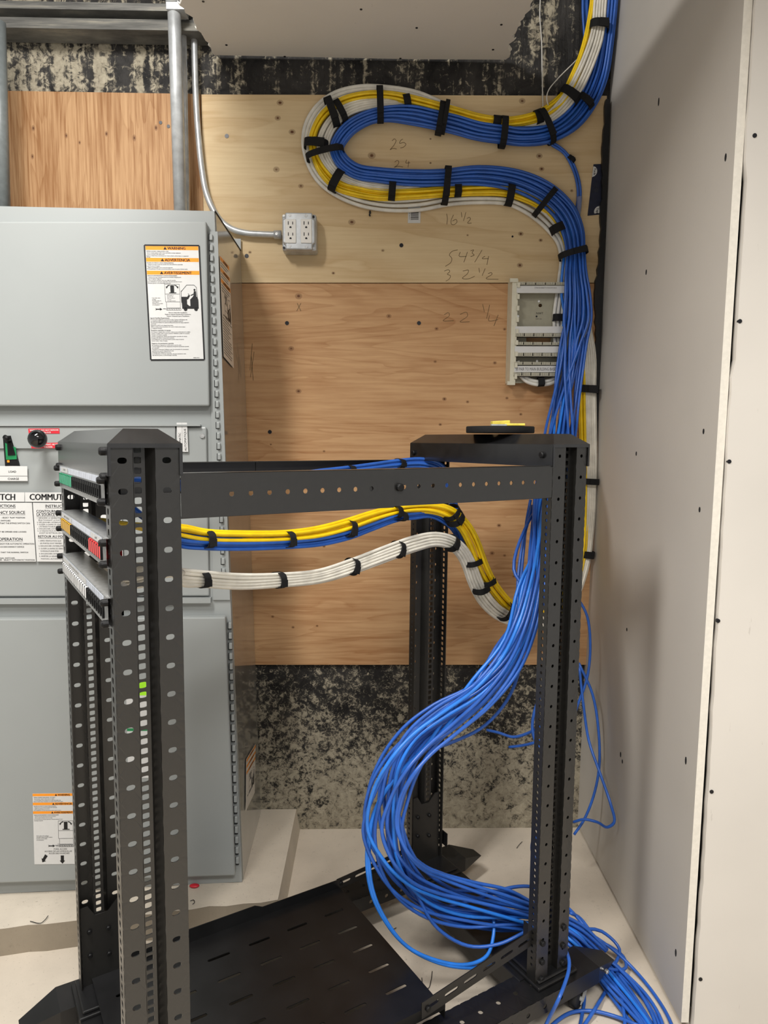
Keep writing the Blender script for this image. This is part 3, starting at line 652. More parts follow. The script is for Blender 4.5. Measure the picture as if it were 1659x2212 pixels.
def picto(lb, x, y, s, truck=True):   # tipping load and forklift pictogram
    P = lambda pts: [(x+a*s, y+b*s) for a, b in pts]
    pr = 'pictogram'
    lb.line(pr, 'print_grey', P([(0, 0), (32, 0), (32, 21), (0, 21), (0, 0)]), .6); lb.line(pr, 'print_grey', P([(0, 21), (0, 38), (32, 38), (32, 21)]), .6)
    lb.line(pr, 'print_grey', P([(2, 38), (2, 51), (32, 51), (32, 38)]), .6)
    lb.poly(pr, 'print', P([(12, 2), (20, 2), (20, 18), (12, 18)])); lb.poly(pr, 'print', P([(9, 17.6), (24.5, 17.6), (24.5, 19.3), (9, 19.3)]))
    for sg in (-1, 1):
        arc = [(16+sg*(5+7*math.sin(t*.3)), 2.2+6*(1-math.cos(t*.3))) for t in range(0, 5)]; lb.line(pr, 'print', P(arc), 2.0*s)
        lb.poly(pr, 'print', P([(16+sg*9.5, 6.2), (16+sg*14, 5.0), (16+sg*12.5, 9.5)]))
    lb.line(pr, 'print_grey', P([(1, 52.5), (33, 52.5), (33, 56), (1, 56), (1, 52.5)]), .6)
    for k in range(6): lb.line(pr, 'print_grey', P([(2+k*5, 52.8), (5+k*5, 56)]), .6)
    lb.line(pr, 'print', P([(-6, 53), (0, 53)]), 1.1*s)
    lb.poly('pictogram_arrow', 'print', P([(-23, 51.5), (-20, 53), (-13, 53), (-13, 51), (-8, 54), (-13, 57), (-13, 55), (-20, 55), (-23, 56.5), (-21.5, 54)]))
    if truck:
        lb.line(pr, 'print', P([(35, 14), (35, 40), ]), .9); lb.line(pr, 'print', P([(35, 16), (48, 1.5), (64, 1.5), (69, 7), (70, 30)]), .9*s)
        lb.poly(pr, 'print', P([(35, 27), (48, 27), (51, 23), (54, 25), (50, 32), (47, 33), (47, 43), (52, 47), (54, 47), (54, 33), (60, 27), (70, 27), (72, 34), (72, 53), (36, 53)]))
        lb.poly(pr, 'print', P(disc(lb, 43, 54, 4)[:-1])); lb.poly(pr, 'print', P(disc(lb, 66, 54, 4)[:-1]))
        lb.poly(pr, 'print', P(disc(lb, 64.5, 12, 2.2)[:-1])); lb.poly(pr, 'print', P([(63, 14.5), (67.5, 15), (68, 27), (60, 27), (63, 22), (56, 25), (55, 23.5), (62, 20)]))
        lb.line(pr, 'print', P([(50, 20), (54, 25)]), 1.1*s)
picto(lb, 40, 84.5, 1.0)
lines(lb, [(115, 'Forks under entire'), (118, 'packages.'), (121, 'Horquillas debajo de'), (124, 'todo el tablero.'), (127, 'Fourches sous la totalite'), (130, 'de commutateur.')], 2.6, 'print_grey', 11)
lines(lb, [(109, 'Raise packages to'), (112, 'with safety strap'), (115, 'Ayude a la operacion'), (118, 'con correa'), (121, 'avec sangle de securite')], 2.2, 'print_grey', 44)
for y, s in [(147, 'Remove label after installation.'), (150.8, 'Retire la etiqueta despues de la instalacion.'), (154.6, 'Enlever l\'etiquette apres l\'installation.')]: lb.text('fine_print', 'print', s, 66, y, 3.3, 'CENTER', .008)
lines(lb, [(158.8, 'Special Handling Requirements')], 3.7, 'print', 5)
lines(lb, [(162, 'Do not lay the equipment on its front or sides. Doing so will damage unit.'), (165.2, 'Lay equipment only on its back when special handling is required.'), (168.4, 'See Instruction Bulletin for special handling instructions for laying equipment'), (171.4, 'on its back.'), (174.6, 'Equipment is NOT to be shipped lying down.'), (177.8, 'Failure to follow these instructions can result in death, serious injury'), (181, 'or equipment damage.'),
           (189, 'No coloque el equipo sobre su frente o lados ya que podria danarse la unidad.'), (192.2, 'Coloque el equipo sobre su parte posterior solamente cuando sea necesario.'), (195.4, 'Transporte de manera especial.'), (198.6, 'Consulte el boletin para obtener las instrucciones especiales de manejo'), (201.8, 'El equipo NO debera transportarse acostado.'), (205, 'El incumplimiento de estas instrucciones puede causar la muerte,'), (208.2, 'lesiones serias o dano al equipo.'),
           (217.5, 'Ne couchez pas l\'appareil sur sa face avant ou sur les cotes.'), (220.7, 'Couchez l\'appareil sur le dos uniquement lorsqu\'une manutention speciale'), (223.9, 'est necessaire.'), (227.1, 'Consultez les directives d\'utilisation pour les instructions de manutention'), (230.3, 'speciales pour coucher l\'appareil sur le dos.'), (233.5, 'N\'expediez PAS l\'appareil sur son dos.'), (236.7, 'Si ces directives ne sont pas respectees, cela peut entrainer la mort'), (239.9, 'des blessures graves ou des dommages materiels.')], 3.0, 'print_grey', 5)
lines(lb, [(185.6, 'Requisitos especiales de manejo'), (214, 'Exigences de manutention speciales')], 3.7, 'print', 5)
lines(lb, [(245.5, '80298-140-07')], 2.6, 'print_grey', 95)
o = lb.build('warning_label', M['white_label'], upper); o['label'] = 'tall trilingual tipping warning label with black border on the upper door'
# lower label
lb = Lab([CF(x, y, .0245) for x, y in [(70.5, 1714), (168, 1713), (170, 1866), (74.5, 1867)]], 97, 153, fn)
bands(lb, [(.3, 5.6, 'WARNING', 53.5), (19.5, 5.6, 'ADVERTENCIA', 47.5), (38, 5.6, 'AVERTISSEMENT', 45)], 97, 0)
lines(lb, [(9.3, 'TIPPING HAZARD UNBALANCED, TOP HEAVY'), (12.3, '- Ensure proper support under heavy end before'), (15.3, '- To avoid tipping, secure equipment to forklift with safety strap'), (18.3, 'Failure to follow these instructions can result in death, serious injury'), (28, 'PELIGRO DE VUELCO CARGA DESEQUILIBRADA'), (31, '- Asegurese de que el extremo pesado este soportado'), (34, '- Sujete el montacargas con la correa'), (37, 'El incumplimiento de estas instrucciones puede causar la muerte'), (47, 'RISQUE DE RENVERSEMENT CHARGE DESEQUILIBREE'), (50, '- Assurez-vous que l\'extremite lourde est soutenue'), (53, '- Fixer au chariot elevateur avec une sangle'), (56, 'Si ces directives ne sont pas respectees, cela peut entrainer la mort'), (59, 'dommages materiels.')], 2.5, 'print_grey', 2)
picto(lb, 54, 59, 1.0, False)
lines(lb, [(92, 'Forks under entire packages.'), (95, 'Horquillas debajo de todo el tablero.'), (98, 'Fourches sous la totalite'), (101, 'de commutateur.')], 2.6, 'print_grey', 6)
for y, s in [(110, 'Remove label after installation.'), (112.6, 'Retire la etiqueta despues de la instalacion.'), (115.2, 'Enlever l\'etiquette apres l\'installation.')]: lb.text('fine_print', 'print_grey', s, 68, y, 2.6, 'CENTER')
lb.text('lettering', 'print', 'FORK ACCESS', 43, 121.5, 4.6); lb.text('lettering', 'print', 'ACCESO DE LAS HORQUILLAS', 23, 126.2, 4.4); lb.text('lettering', 'print', 'ACCÈS DES FOURCHES', 32, 130.8, 4.4)
lb.poly('arrow', 'print', [(58, 134), (65, 134), (65, 145), (67.5, 145), (61.5, 152), (55.5, 145), (58, 145)])
lb.poly('arrow', 'print', [(24, 131), (29.5, 135), (23, 144.5), (25.5, 146), (17.5, 148.5), (16, 139.5), (18.5, 140.5)])
o = lb.build('warning_label', M['white_label'], lower); o['label'] = 'white fork access warning label low on the lower door'
# operating plates
def plate(corners, w, h, off=.0165, name='nameplate', par=None):
    lb = Lab([CF(x, y, off) for x, y in corners], w, h, fn); lb._name = name; return lb
lb = plate([(-160, 1063), (53, 1063.5), (53, 1084), (-160, 1084)], 213, 20.5); lb.text('lettering', 'print', 'TRANSFER SWITCH', 193, 16.5, 19, 'RIGHT', .01, stretch=.86); lb.build('nameplate', M['white_label'], mid)
lb = plate([(54, 1063.5), (262, 1064), (262, 1085), (54, 1084)], 208, 21); lb.text('lettering', 'print', 'COMMUTATEUR DE', 9, 16.5, 19, 'LEFT', .01, stretch=.86); lb.build('nameplate', M['white_label'], mid)
lb = plate([(-150, 1085.5), (69, 1086), (78, 1213), (-150, 1213)], 219, 127)
for s, x, y, z in [('INSTRUCTIONS', 183, 10, 8.8), ('EMERGENCY SOURCE', 203, 24, 9.2), ('OPERATION', 194, 81.5, 9.2)]:
    lb.text('lettering', 'print', s, x, y, z, 'RIGHT', .006); lb.line('rule', 'print_grey', [(x-len(s)*z*.62, y+2), (x, y+2)], .5)
for s, x, y in [('- SELECT "RUN" POSITION', 202, 33.5), ('SWITCHES', 170, 40), ('THAT THE BYPASS SWITCH CAN', 212, 45.5), ('MUST BE OPENED AND LOCKED', 203, 64), ('READY FOR AUTOMATIC OPERATION', 222-4, 90), ('SOURCE DISCONNECT DEVICE', 196, 96.5), ('AND THAT THE NORMAL SWITCH', 204, 108.5), ('EXTERNAL SWITCHES', 175, 121), ('CONTROLLER - SELECT "AUTOMATIC" POSITION', 217, 125)]:
    lb.text('fine_print', 'print', s, x, y, 4.4, 'RIGHT', .004)
lb.build('instruction_plate', M['white_label'], mid)
lb = plate([(71, 1086), (262, 1087), (266, 1214), (80, 1213)], 191, 127)
for s, x, y, z in [('INSTRUCTIONS', 26, 10, 8.8), ('CONTOURNEMENT DE', 6, 20.5, 7.6), ('LA SOURCE D\'URGENCE', 6, 28, 7.6), ('RETOUR AU FONCTIONNEMENT', 6, 75, 7.6)]:
    lb.text('lettering', 'print', s, x, y, z, 'LEFT', .004); lb.line('rule', 'print_grey', [(x, y+1.6), (x+len(s)*z*.6, y+1.6)], .5)
for k, s in enumerate(['1. DÉMARRER LA GÉNÉRATRICE', '   SÉLECTIONNANT LA POSITION', '2. DÉCLENCHER L\'INTERRUPTEUR', '3. GLISSER LA BARRE DE VERROU', '   L\'INTERSECTIONEUR DE', '4. ENCLENCHER L\'INTERRUPTEUR', '5. LE DISJONCTEUR DE L\'APPAREIL', '   AVANT DE METTRE EN SERVICE']): lb.text('fine_print', 'print', s, 6, 34+k*4.6, 3.9)
for k, s in enumerate(['1. APRÈS VÉRIFICATION QUE', '   LES PORTES SONT FERMÉES', '2. DÉCLENCHER L\'INTERRUPTEUR', '3. GLISSER LA BARRE DE VERROU', '   NORMALE PUISSE ÊTRE', '4. ENCLENCHER L\'INTERRUPTEUR', '5. ARRÊTER LA GÉNÉRATRICE', '   POSITION « AUTOMATIQUE »']): lb.text('fine_print', 'print', s, 6, 83+k*5.6, 3.9)
lb.build('instruction_plate', M['white_label'], mid)
lb = plate([(-60, 1006), (59, 1007), (59.5, 1028), (-60, 1028)], 119, 21); lb.text('lettering', 'print', 'LOAD', 78, 14, 6.2, bold=.005); lb.build('nameplate', M['white_label'], mid)
lb = plate([(-60, 1029), (59.5, 1029), (60, 1039), (-60, 1039)], 119, 10); lb.text('lettering', 'print', 'CHARGE', 76, 7.4, 6.2, bold=.005); lb.build('nameplate', M['white_label'], mid)
for x0, x1, s in ((381.5, 392.5, 'AUTOMATIC'), (393, 404, 'AUTOMATIQUE')):
    lb = plate([(x0, 913), (x1, 913), (x1+2.5, 976), (x0+2.5, 976)], 11, 63); lb.text('lettering', 'print', s, 8.2, 61, 6.8, rot=-math.pi/2); lb.build('nameplate', M['white_label'], mid)
for pts, s1, s2 in (([(61, 926), (128, 925.5), (129, 936.5), (62, 937)], 'WARNING: DO NOT REMOVE', 'INTERLOCK'), ([(67, 957.5), (135, 956), (136, 968), (68, 968.5)], 'AVERTISSEMENT: NE PAS', 'ENLEVER')):
    lb = plate(pts, 67, 11, .0165); lb.text('lettering', 'white_label', s1, 34, 5, 4.6, 'CENTER', .012); lb.text('lettering', 'white_label', s2, 36, 10, 4.6, 'CENTER', .012)
    o = lb.build('interlock_label', M['red'], mid)
# knob on its stem
kc = CF(81, 948, .075); m = MB(); m.ball(kc, .0225, 24, 16); kn = m.build('handle_knob', M['ball_black'], mid, True)
m = MB(); m.cyl(CF(88, 945, .012), kc, .008, 14); m.build('stem', M['emt'], kn, True)
# breaker with green face
br_ = cpart('breaker', [(6, 942), (23, 941), (41, 1006), (11, 1007)], .0, .017, M['black_plastic'], 0, mid)
m = MB(); cquad(m, [(11, 957), (34, 967), (36, 992), (13, 993)], .017, .019); m.build('green_face', M['green_pcb'], br_)
m = MB(); cquad(m, [(15, 957), (25, 957), (33, 983), (17, 984)], .019, .021); m.build('toggle_slot', M['black_plastic'], br_)
m = MB(); m.cyl(CF(18, 948, .05), CF(10, 944, .045), .006, 12); m.cyl(CF(19, 952, .016), CF(16, 946, .05), .005, 12); m.build('toggle', M['black_plastic'], br_, True)
m = MB(); cquad(m, [(15, 994), (20, 994), (20.5, 999), (15.5, 999)], .017, .019); m.build('orange_button', M['orange'], br_)
c = CF(437, 941, .011); m = MB(); m.cyl(c, c+fn*.003, .0062, 16); m.build('panel_screw', M['nickel'], mid)
# sticker seen through the perforations of the near post
lb = Lab([CF(x, y, .0245) for x, y in [(272, 1470), (340, 1469), (345, 1680), (277, 1681)]], 68, 210, fn)
lb.rect('lime_field', 'lime', 0, 0, 68, 32); lb.rect('green_stripe', 'green_pcb', 0, 102, 68, 108); lb.rect('blue_stripe', 'blue_print', 0, 158, 68, 162)
o = lb.build('approval_sticker', M['white_label'], lower)
# label on the glossy side
def CS(x, y): return oP(x, y, (br+tr)*.5+(dpb+dpt)*.25+nout*.005, nout)
lb = Lab([CS(474, 549), CS(495, 574), CS(505, 796), CS(483, 770)], 60, 124, nout)
bands(lb, [(1.5, 5, 'WARNING', 24), (15, 5, 'ADVERTENCIA', 21), (28, 5, 'AVERTISSEMENT', 19)], 59, 1)
for k in range(34):
    y = 9+k*3.3
    if 15 < y < 20 or 27 < y < 34 or 43 < y < 73: continue
    lb.line('fine_print', 'print_grey', [(3, y), (R.uniform(34, 57), y)], .8)
picto(lb, 18, 44, .5)
o = lb.build('warning_label', M['paper_side'], side)
lb = Lab([CS(532, 1640), CS(552, 1607), CS(550, 1712), CS(531, 1752)], 60, 75, nout)
bands(lb, [(1, 4, 'WARNING', 24), (10, 4, 'ADVERTENCIA', 21), (19, 4, 'AVERTISSEMENT', 19)], 60, 0); picto(lb, 18, 30, .5)
lb.build('warning_label', M['paper_side'], side)
c = oZ(420, 1916, .074); m = MB(); m.ball(c+Vector((0, 0, .004)), .014, 12, 8, (1, .6, .3)); m.build('red_plug', M['red'], cab, True)

# ------------------------------------------------------------------ open-frame equipment rack
RAX, RAY, TH, RW, RL, PWD, ZT, LEAN = -.3705, 1.0131, .5284, .519, .959, .098, 1.298, .0049
RS = Vector((math.cos(TH), math.sin(TH), 0)); RT = Vector((-math.sin(TH), math.cos(TH), 0))
def RK(s, t, z): return Vector((RAX+LEAN*(z-.7), RAY, z)) + RS*s + RT*t
rack = empty('equipment_rack', RK(RL/2, RW/2, 0), 'black four-post open equipment rack on a castered base', 'equipment rack')
U = .04445
def rbox(mb, s0, s1, t0, t1, z0, z1):
    mb.hexa([RK(s0, t0, z0), RK(s1, t0, z0), RK(s1, t1, z0), RK(s0, t1, z0), RK(s0, t0, z1), RK(s1, t0, z1), RK(s1, t1, z1), RK(s0, t1, z1)])
def post(front, near):
    so, sg = (0, 1) if front else (RL, -1); to, tg = (0, 1) if near else (RW, -1)
    Q = lambda a, b, z: RK(so+sg*a, to+tg*b, z)
    mb = MB(); side = (.0065, .0045, 2.6) if front else (.0036, .0036, 2)
    for k in range(27):
        z1 = ZT-.002-k*U; z0 = z1-U; zc_ = (z0+z1)/2
        if k == 26: z0 = .1
        flat = lambda u, v: Q(u, 0, v)
        ok = k < 26
        mb.cell(flat, 0, .031, z0, z1, (.0165, zc_, side[0], side[1], side[2]) if ok else None)
        mb.cell(flat, .063, PWD, z0, z1, (.0795, zc_, side[0], side[1], side[2]) if ok else None)
        mb.cell(lambda u, v: Q(.031, u, v), 0, .018, z0, z1)
        mb.quad(Q(.0525, .018, z0), Q(.063, 0, z0), Q(.063, 0, z1), Q(.0525, .018, z1))
        bounds = [z1, zc_+.008, zc_-.008, z0]; cs = [zc_+.0153, zc_, zc_-.0153]
        for j in range(3):
            a, b = bounds[j+1], bounds[j]
            if not ok: mb.cell(lambda u, v: Q(u, .018, v), .031, .0525, a, b); mb.cell(lambda u, v: Q(0, u, v), 0, .034, a, b); mb.cell(lambda u, v: Q(PWD, u, v), 0, .026, a, b); continue
            mb.cell(lambda u, v: Q(u, .018, v), .031, .0525, a, b, (.0415, cs[j]*.98+.01*(a+b), .0052, .0049, 6))
            mb.cell(lambda u, v: Q(0, u, v), 0, .034, a, b, (.018, (a+b)/2, .0048, .0046, 6))
            mb.cell(lambda u, v: Q(PWD, u, v), 0, .026, a, b, (.012, (a+b)/2, .0032, .0036, 2.2))
    return mb.build('post', M['black_metal'], rack, solid=.0022)
def bolt(parent, p, axis, r=.0062, name='bolt', mat='black_plastic', h=.006):
    mb = MB(); axis = Vector(axis).normalized(); mb.cyl(p-axis*.002, p+axis*h*.7, r, 14); mb.tube([p+axis*h*.7, p+axis*h], [r, r*.72], 14)
    w = axis.orthogonal().normalized(); v = axis.cross(w)
    mb.cyl(p, p+axis*(h*1.04), r*.42, 6)
    return mb.build(name, M[mat], parent)
pn = -RT
posts = {}
def liner(p):   # flat strips lying just behind the rear near post's outer face
    Q = lambda a, b, z: RK(RL-a, b, z); mb = MB()
    for a0, a1, b in ((.003, .029, .006), (.066, .095, .006), (.032, .052, .0235)): mb.prism([Q(a0, b, .11), Q(a1, b, .11), Q(a1, b, ZT-.01), Q(a0, b, ZT-.01)], RT*.001)
    mb.build('inner_liner', M['black_metal'], p)
for fr in (True, False):
    for nr in (True, False): posts[(fr, nr)] = post(fr, nr)
liner(posts[(False, True)])
# inner splice brackets at the foot of the far posts, with the foot bolts
for fr in (True, False):
    s0 = .004 if fr else RL-PWD+.004; s1 = s0+PWD-.008
    zz = .285 if fr else .30
    for t_, nm in ((RW-.024, posts[(fr, False)]),):
        mb = MB(); sm = s0+.045
        mb.prism([RK(s0, t_, .1), RK(s1, t_, .1), RK(s1, t_, zz+.01), RK(sm+.03, t_, zz+.01), RK(sm+.01, t_, zz-.012), RK(sm-.016, t_, zz-.012), RK(sm-.03, t_, zz+.012), RK(s0, t_, zz+.012)][::-1], RT*.003)
        mb.build('splice_bracket', M['black_metal'], nm)
        for a, b_ in ((.016, zz-.045), (.016, zz-.10), (.055, zz-.05), (.055, zz-.11)): bolt(nm, RK(s0+a, t_, b_), -RT, .005)
for a, b_ in ((.081, .20), (.081, .156), (.081, .115), (.017, .215), (.017, .17), (.017, .128)): bolt(posts[(False, True)], RK(RL-a, -.001, b_), pn, .0065)
# top caps across each pair of posts
def cap(s0, s1, name, label):
    e0, e1 = s0-.0035, s1+.0035; ta, tb = -.0035, RW+.0035; zb, zm, ztop = 1.252, 1.298, 1.319; i_ = .028
    mb = MB(); lo = [RK(e0, ta, zm), RK(e1, ta, zm), RK(e1, tb, zm), RK(e0, tb, zm)]; hi = [RK(e0+i_, ta+i_, ztop), RK(e1-i_, ta+i_, ztop), RK(e1-i_, tb-i_, ztop), RK(e0+i_, tb-i_, ztop)]
    mb.add(lo+hi, [(0, 1, 5, 4), (1, 2, 6, 5), (2, 3, 7, 6), (3, 0, 4, 7), (4, 5, 6, 7)])
    for s_ in (e0, e1): mb.quad(RK(s_, ta, zb), RK(s_, tb, zb), RK(s_, tb, zm), RK(s_, ta, zm))
    for t_ in (ta, tb): mb.quad(RK(e0, t_, zm-.006), RK(e1, t_, zm-.006), RK(e1, t_, zm), RK(e0, t_, zm))
    for t_ in (ta, tb):
        for (a, b_) in ((e0, e0+.004), (e1-.004, e1)): mb.quad(RK(a, t_, zb), RK(b_, t_, zb), RK(b_, t_, zm), RK(a, t_, zm))
    o = mb.build('top_cap', M['cap_metal'], rack, solid=.002); return o
t = NT('satin_black_cap'); t.out(t.ramp(t.noise(t.pos((1, 1, 1)), 25, 3), [(.3, srgb((20, 20, 21))), (.7, srgb((32, 32, 33)))]), .22, 0, .9); M['cap_metal'] = t.m
capL = cap(0, PWD, 'left', ''); capR = cap(RL-PWD, RL, 'right', '')
# telescoping top rails
def rail(near):
    t_ = 0 if near else RW; o_ = -.0025 if near else .0025; pp = []
    for nm, s0, s1, z0, z1, dt, mats in (('side_rail', PWD+.001, .4755, 1.1865, 1.2535, o_, 'outer'), ('side_rail', .42, RL-PWD-.001, 1.1885, 1.2535, 0, 'inner')):
        mb = MB(); n = max(1, round((s1-s0)/.0317))
        f = lambda u, v: RK(u, t_+dt, v); w = (s1-s0)/n
        for k in range(n):
            hole = (s0+(k+.5)*w, (z0+z1)/2+.001, .0042, .0042, 2) if 0 < k < n-1 and (mats == 'inner' or k > 1) else None
            mb.cell(f, s0+k*w, s0+(k+1)*w, z0, z1, hole)
        inn = .022 if near else -.022
        for zz_ in (z0, z1): mb.quad(RK(s0, t_+dt, zz_), RK(s1, t_+dt, zz_), RK(s1, t_+dt+inn, zz_), RK(s0, t_+dt+inn, zz_))
        pp.append(mb.build(nm, M['black_metal'], rack, solid=.002))
    if near: bolt(pp[1], RK(.487, t_+o_, 1.2215), pn, .0072)
rail(True); rail(False)
bolt(capR, RK(RL-PWD-.0045, .026, 1.276), -RS, .0068); bolt(capR, RK(RL-PWD-.0045, RW-.016, 1.272), -RS, .0068)
for t_ in (.018, RW-.018):
    for z_ in (1.287, 1.250): bolt(capL, RK(-.0045, t_, z_), -RS, .0062, h=.007)
# base: cross members, side channels, foot caps, casters
for s0, s1 in ((-.012, .11), (RL-.115, RL+.02)):
    mb = MB(); f = lambda u, v: RK(u, v, .101)
    mb.cell(f, s0, s1, .03, .11); mb.cell(f, s0, s1, .11, .24, None); mb.cell(f, s0, s1, .24, .40); mb.cell(f, s0, s1, .40, RW-.03)
    for s_ in (s0, s1): mb.quad(RK(s_, .03, .055), RK(s_, RW-.03, .055), RK(s_, RW-.03, .101), RK(s_, .03, .101))
    mb.build('cross_member', M['shelf_metal'], rack, solid=.0025)
for t0, t1, near in ((-.030, .050, True), (RW-.050, RW+.030, False)):
    mb = MB(); s0, s1, zt_, zb_ = -.045, RL+.075, .0985, .060
    n = 22; w = (s1-s0)/n
    for k in range(n):
        u0, u1 = s0+k*w, s0+(k+1)*w; uc = (u0+u1)/2
        mb.cell(lambda u, v: RK(u, v, zt_), u0, u1, t0, t1, (uc, (t0+t1)/2, .0055, .0055, 2) if 3 < k < n-3 else None)
        for t_ in (t0, t1): mb.cell(lambda u, v: RK(u, t_, v), u0, u1, zb_, zt_, (uc, (zt_+zb_)/2-.002, .0055, .0055, 2) if 2 < k < n-2 else None)
    tm = (t0+t1)/2
    for sa, dd in ((s0, -1), (s1, 1)):
        nz = sa+dd*.075
        mb.add([RK(sa, t0, zt_), RK(sa, t1, zt_), RK(nz, tm+.018, zt_-.028), RK(nz, tm-.018, zt_-.028), RK(sa, t0, zb_), RK(sa, t1, zb_), RK(nz, tm+.018, zb_+.010), RK(nz, tm-.018, zb_+.010)], [(0, 1, 2, 3), (0, 3, 7, 4), (1, 5, 6, 2), (3, 2, 6, 7)])
    ch = mb.build('base_channel', M['shelf_metal'], rack, solid=.0025)
    for s_, dd in ((s0-.028, -1), (s1+.028, 1)):
        bolt(ch, RK(s_, t0+.004 if near else t1-.004, .074), pn if near else RT, .005, 'bolt', 'nickel')
    for s_ in (.0, RL-PWD+.012):   # boot under each post
        mb = MB(); a, b_ = s_-.016, s_+PWD+.006; ta, tb = (-.016, .105) if near else (RW-.105, RW+.016)
        rbox(mb, a, b_, ta, tb, .0995, .109); rbox(mb, a+.008, b_-.008, ta+.008, tb-.008, .109, .116)
        mb.build('post_boot', M['shelf_metal'], rack, bevel=.003)
    for s_, yaw in ((-.05, math.pi-.5 if near else .6), (RL+.066, math.pi+.35 if near else math.pi-.3)):
        c = RK(s_, tm, .0)
        ax = Vector((math.cos(TH+yaw), math.sin(TH+yaw), 0)); sd = Vector((-ax.y, ax.x, 0))
        wc = c+ax*.036+Vector((0, 0, .0245))
        mb = MB(); mb.tube([wc-sd*.010, wc-sd*.008, wc+sd*.008, wc+sd*.010], [.022, .0245, .0245, .022], 24); wh = mb.build('wheel', M['rubber'], rack, True)
        mb = MB(); mb.cyl(c+Vector((0, 0, .050)), c+Vector((0, 0, .060)), .018, 18)
        for g in (-1, 1):
            off = sd*g*.0135
            mb.prism([wc+off+ax*.008+Vector((0, 0, -.009)), wc+off-ax*.008+Vector((0, 0, -.009)), c+off-ax*.014+Vector((0, 0, .052)), c+off+ax*.018+Vector((0, 0, .052))], sd*.002)
        mb.cyl(wc-sd*.017, wc+sd*.017, .005, 12)
        mb.build('caster_fork', M['zinc'], rack)
# ---- perforated shelf low in the rack
sh = empty('rack_shelf', RK(.32, RW/2, .125), 'black slotted steel shelf low in the front half of the rack', 'shelf')
mb = MB(); zs = .128; f = lambda u, v: RK(u, v, zs)
cols = [.022, .133, .231, .3285, .428, .526, .636]; rows = [.03, .088, .16, .2325, .305, .378, .45, .497]
for i in range(6):
    for j in range(7):
        u0, u1, v0, v1 = cols[i], cols[i+1], rows[j], rows[j+1]
        cv = .052+.0725*j if False else (.1255+.0725*(j-1)); cu = {0: .083, 1: .182, 2: .281, 3: .379, 4: .476, 5: .576}[i]
        h = (cu, cv, .026, .0042, 8) if 1 <= j <= 5 and v0 < cv < v1 else None
        mb.cell(f, u0, u1, v0, v1, h)
mb.quad(RK(.636, .03, zs), RK(.636, .497, zs), RK(.636, .497, zs-.022), RK(.636, .03, zs-.022))
mb.build('deck', M['shelf_metal'], sh, solid=.002)
for t_ in (.03, .497):
    mb = MB(); mb.quad(RK(.022, t_, zs), RK(.40, t_, zs), RK(.40, t_, zs+.034), RK(.022, t_, zs+.034))
    mb.quad(RK(.40, t_, zs), RK(.42, t_, zs), RK(.42, t_, zs+.024), RK(.40, t_, zs+.034)); mb.quad(RK(.42, t_, zs), RK(.636, t_, zs), RK(.636, t_, zs+.024), RK(.42, t_, zs+.024))
    mb.build('side_lip', M['shelf_metal'], sh, solid=.002)
    near_ = t_ < .2; tt = .014 if near_ else RW-.019; mb = MB(); s0, s1, n = (.565, .862, 6) if near_ else (.628, .968, 7)
    zt0 = (lambda s: .148+(s-.565)*.15) if near_ else (lambda s: .122+(s-.628)*.085); rh = .036 if near_ else .030
    w = (s1-s0)/n
    for k in range(n):
        u0, u1 = s0+k*w, s0+(k+1)*w
        mb.cell(lambda u, v: RK(u, tt, zt0(u)+v), u0, u1, 0, rh, ((u0+u1)/2, rh*.5, .017, .0036, 5))
    o = mb.build('slotted_rail', M['shelf_metal'], sh, solid=.0022)
    mb = MB(); e_ = .0 if t_ < .2 else RW
    mb.quad(RK(s1, tt, zt0(s1)), RK(s1+.0, tt+(.028 if t_ < .2 else -.028), zt0(s1)), RK(s1, tt+(.028 if t_ < .2 else -.028), zt0(s1)+.04), RK(s1, tt, zt0(s1)+.04))
    mb.build('mounting_ear', M['shelf_metal'], sh, solid=.0022)
    for s_ in ((.58,) if t_ < .2 else (.64,)): bolt(o, RK(s_, tt, zt0(s_)+.016), -RT, .006)
mb = MB(); rbox(mb, .862, .93, RW-.16, RW-.02, .160, .163); rbox(mb, .862, .8645, RW-.16, RW-.02, .163, .2)
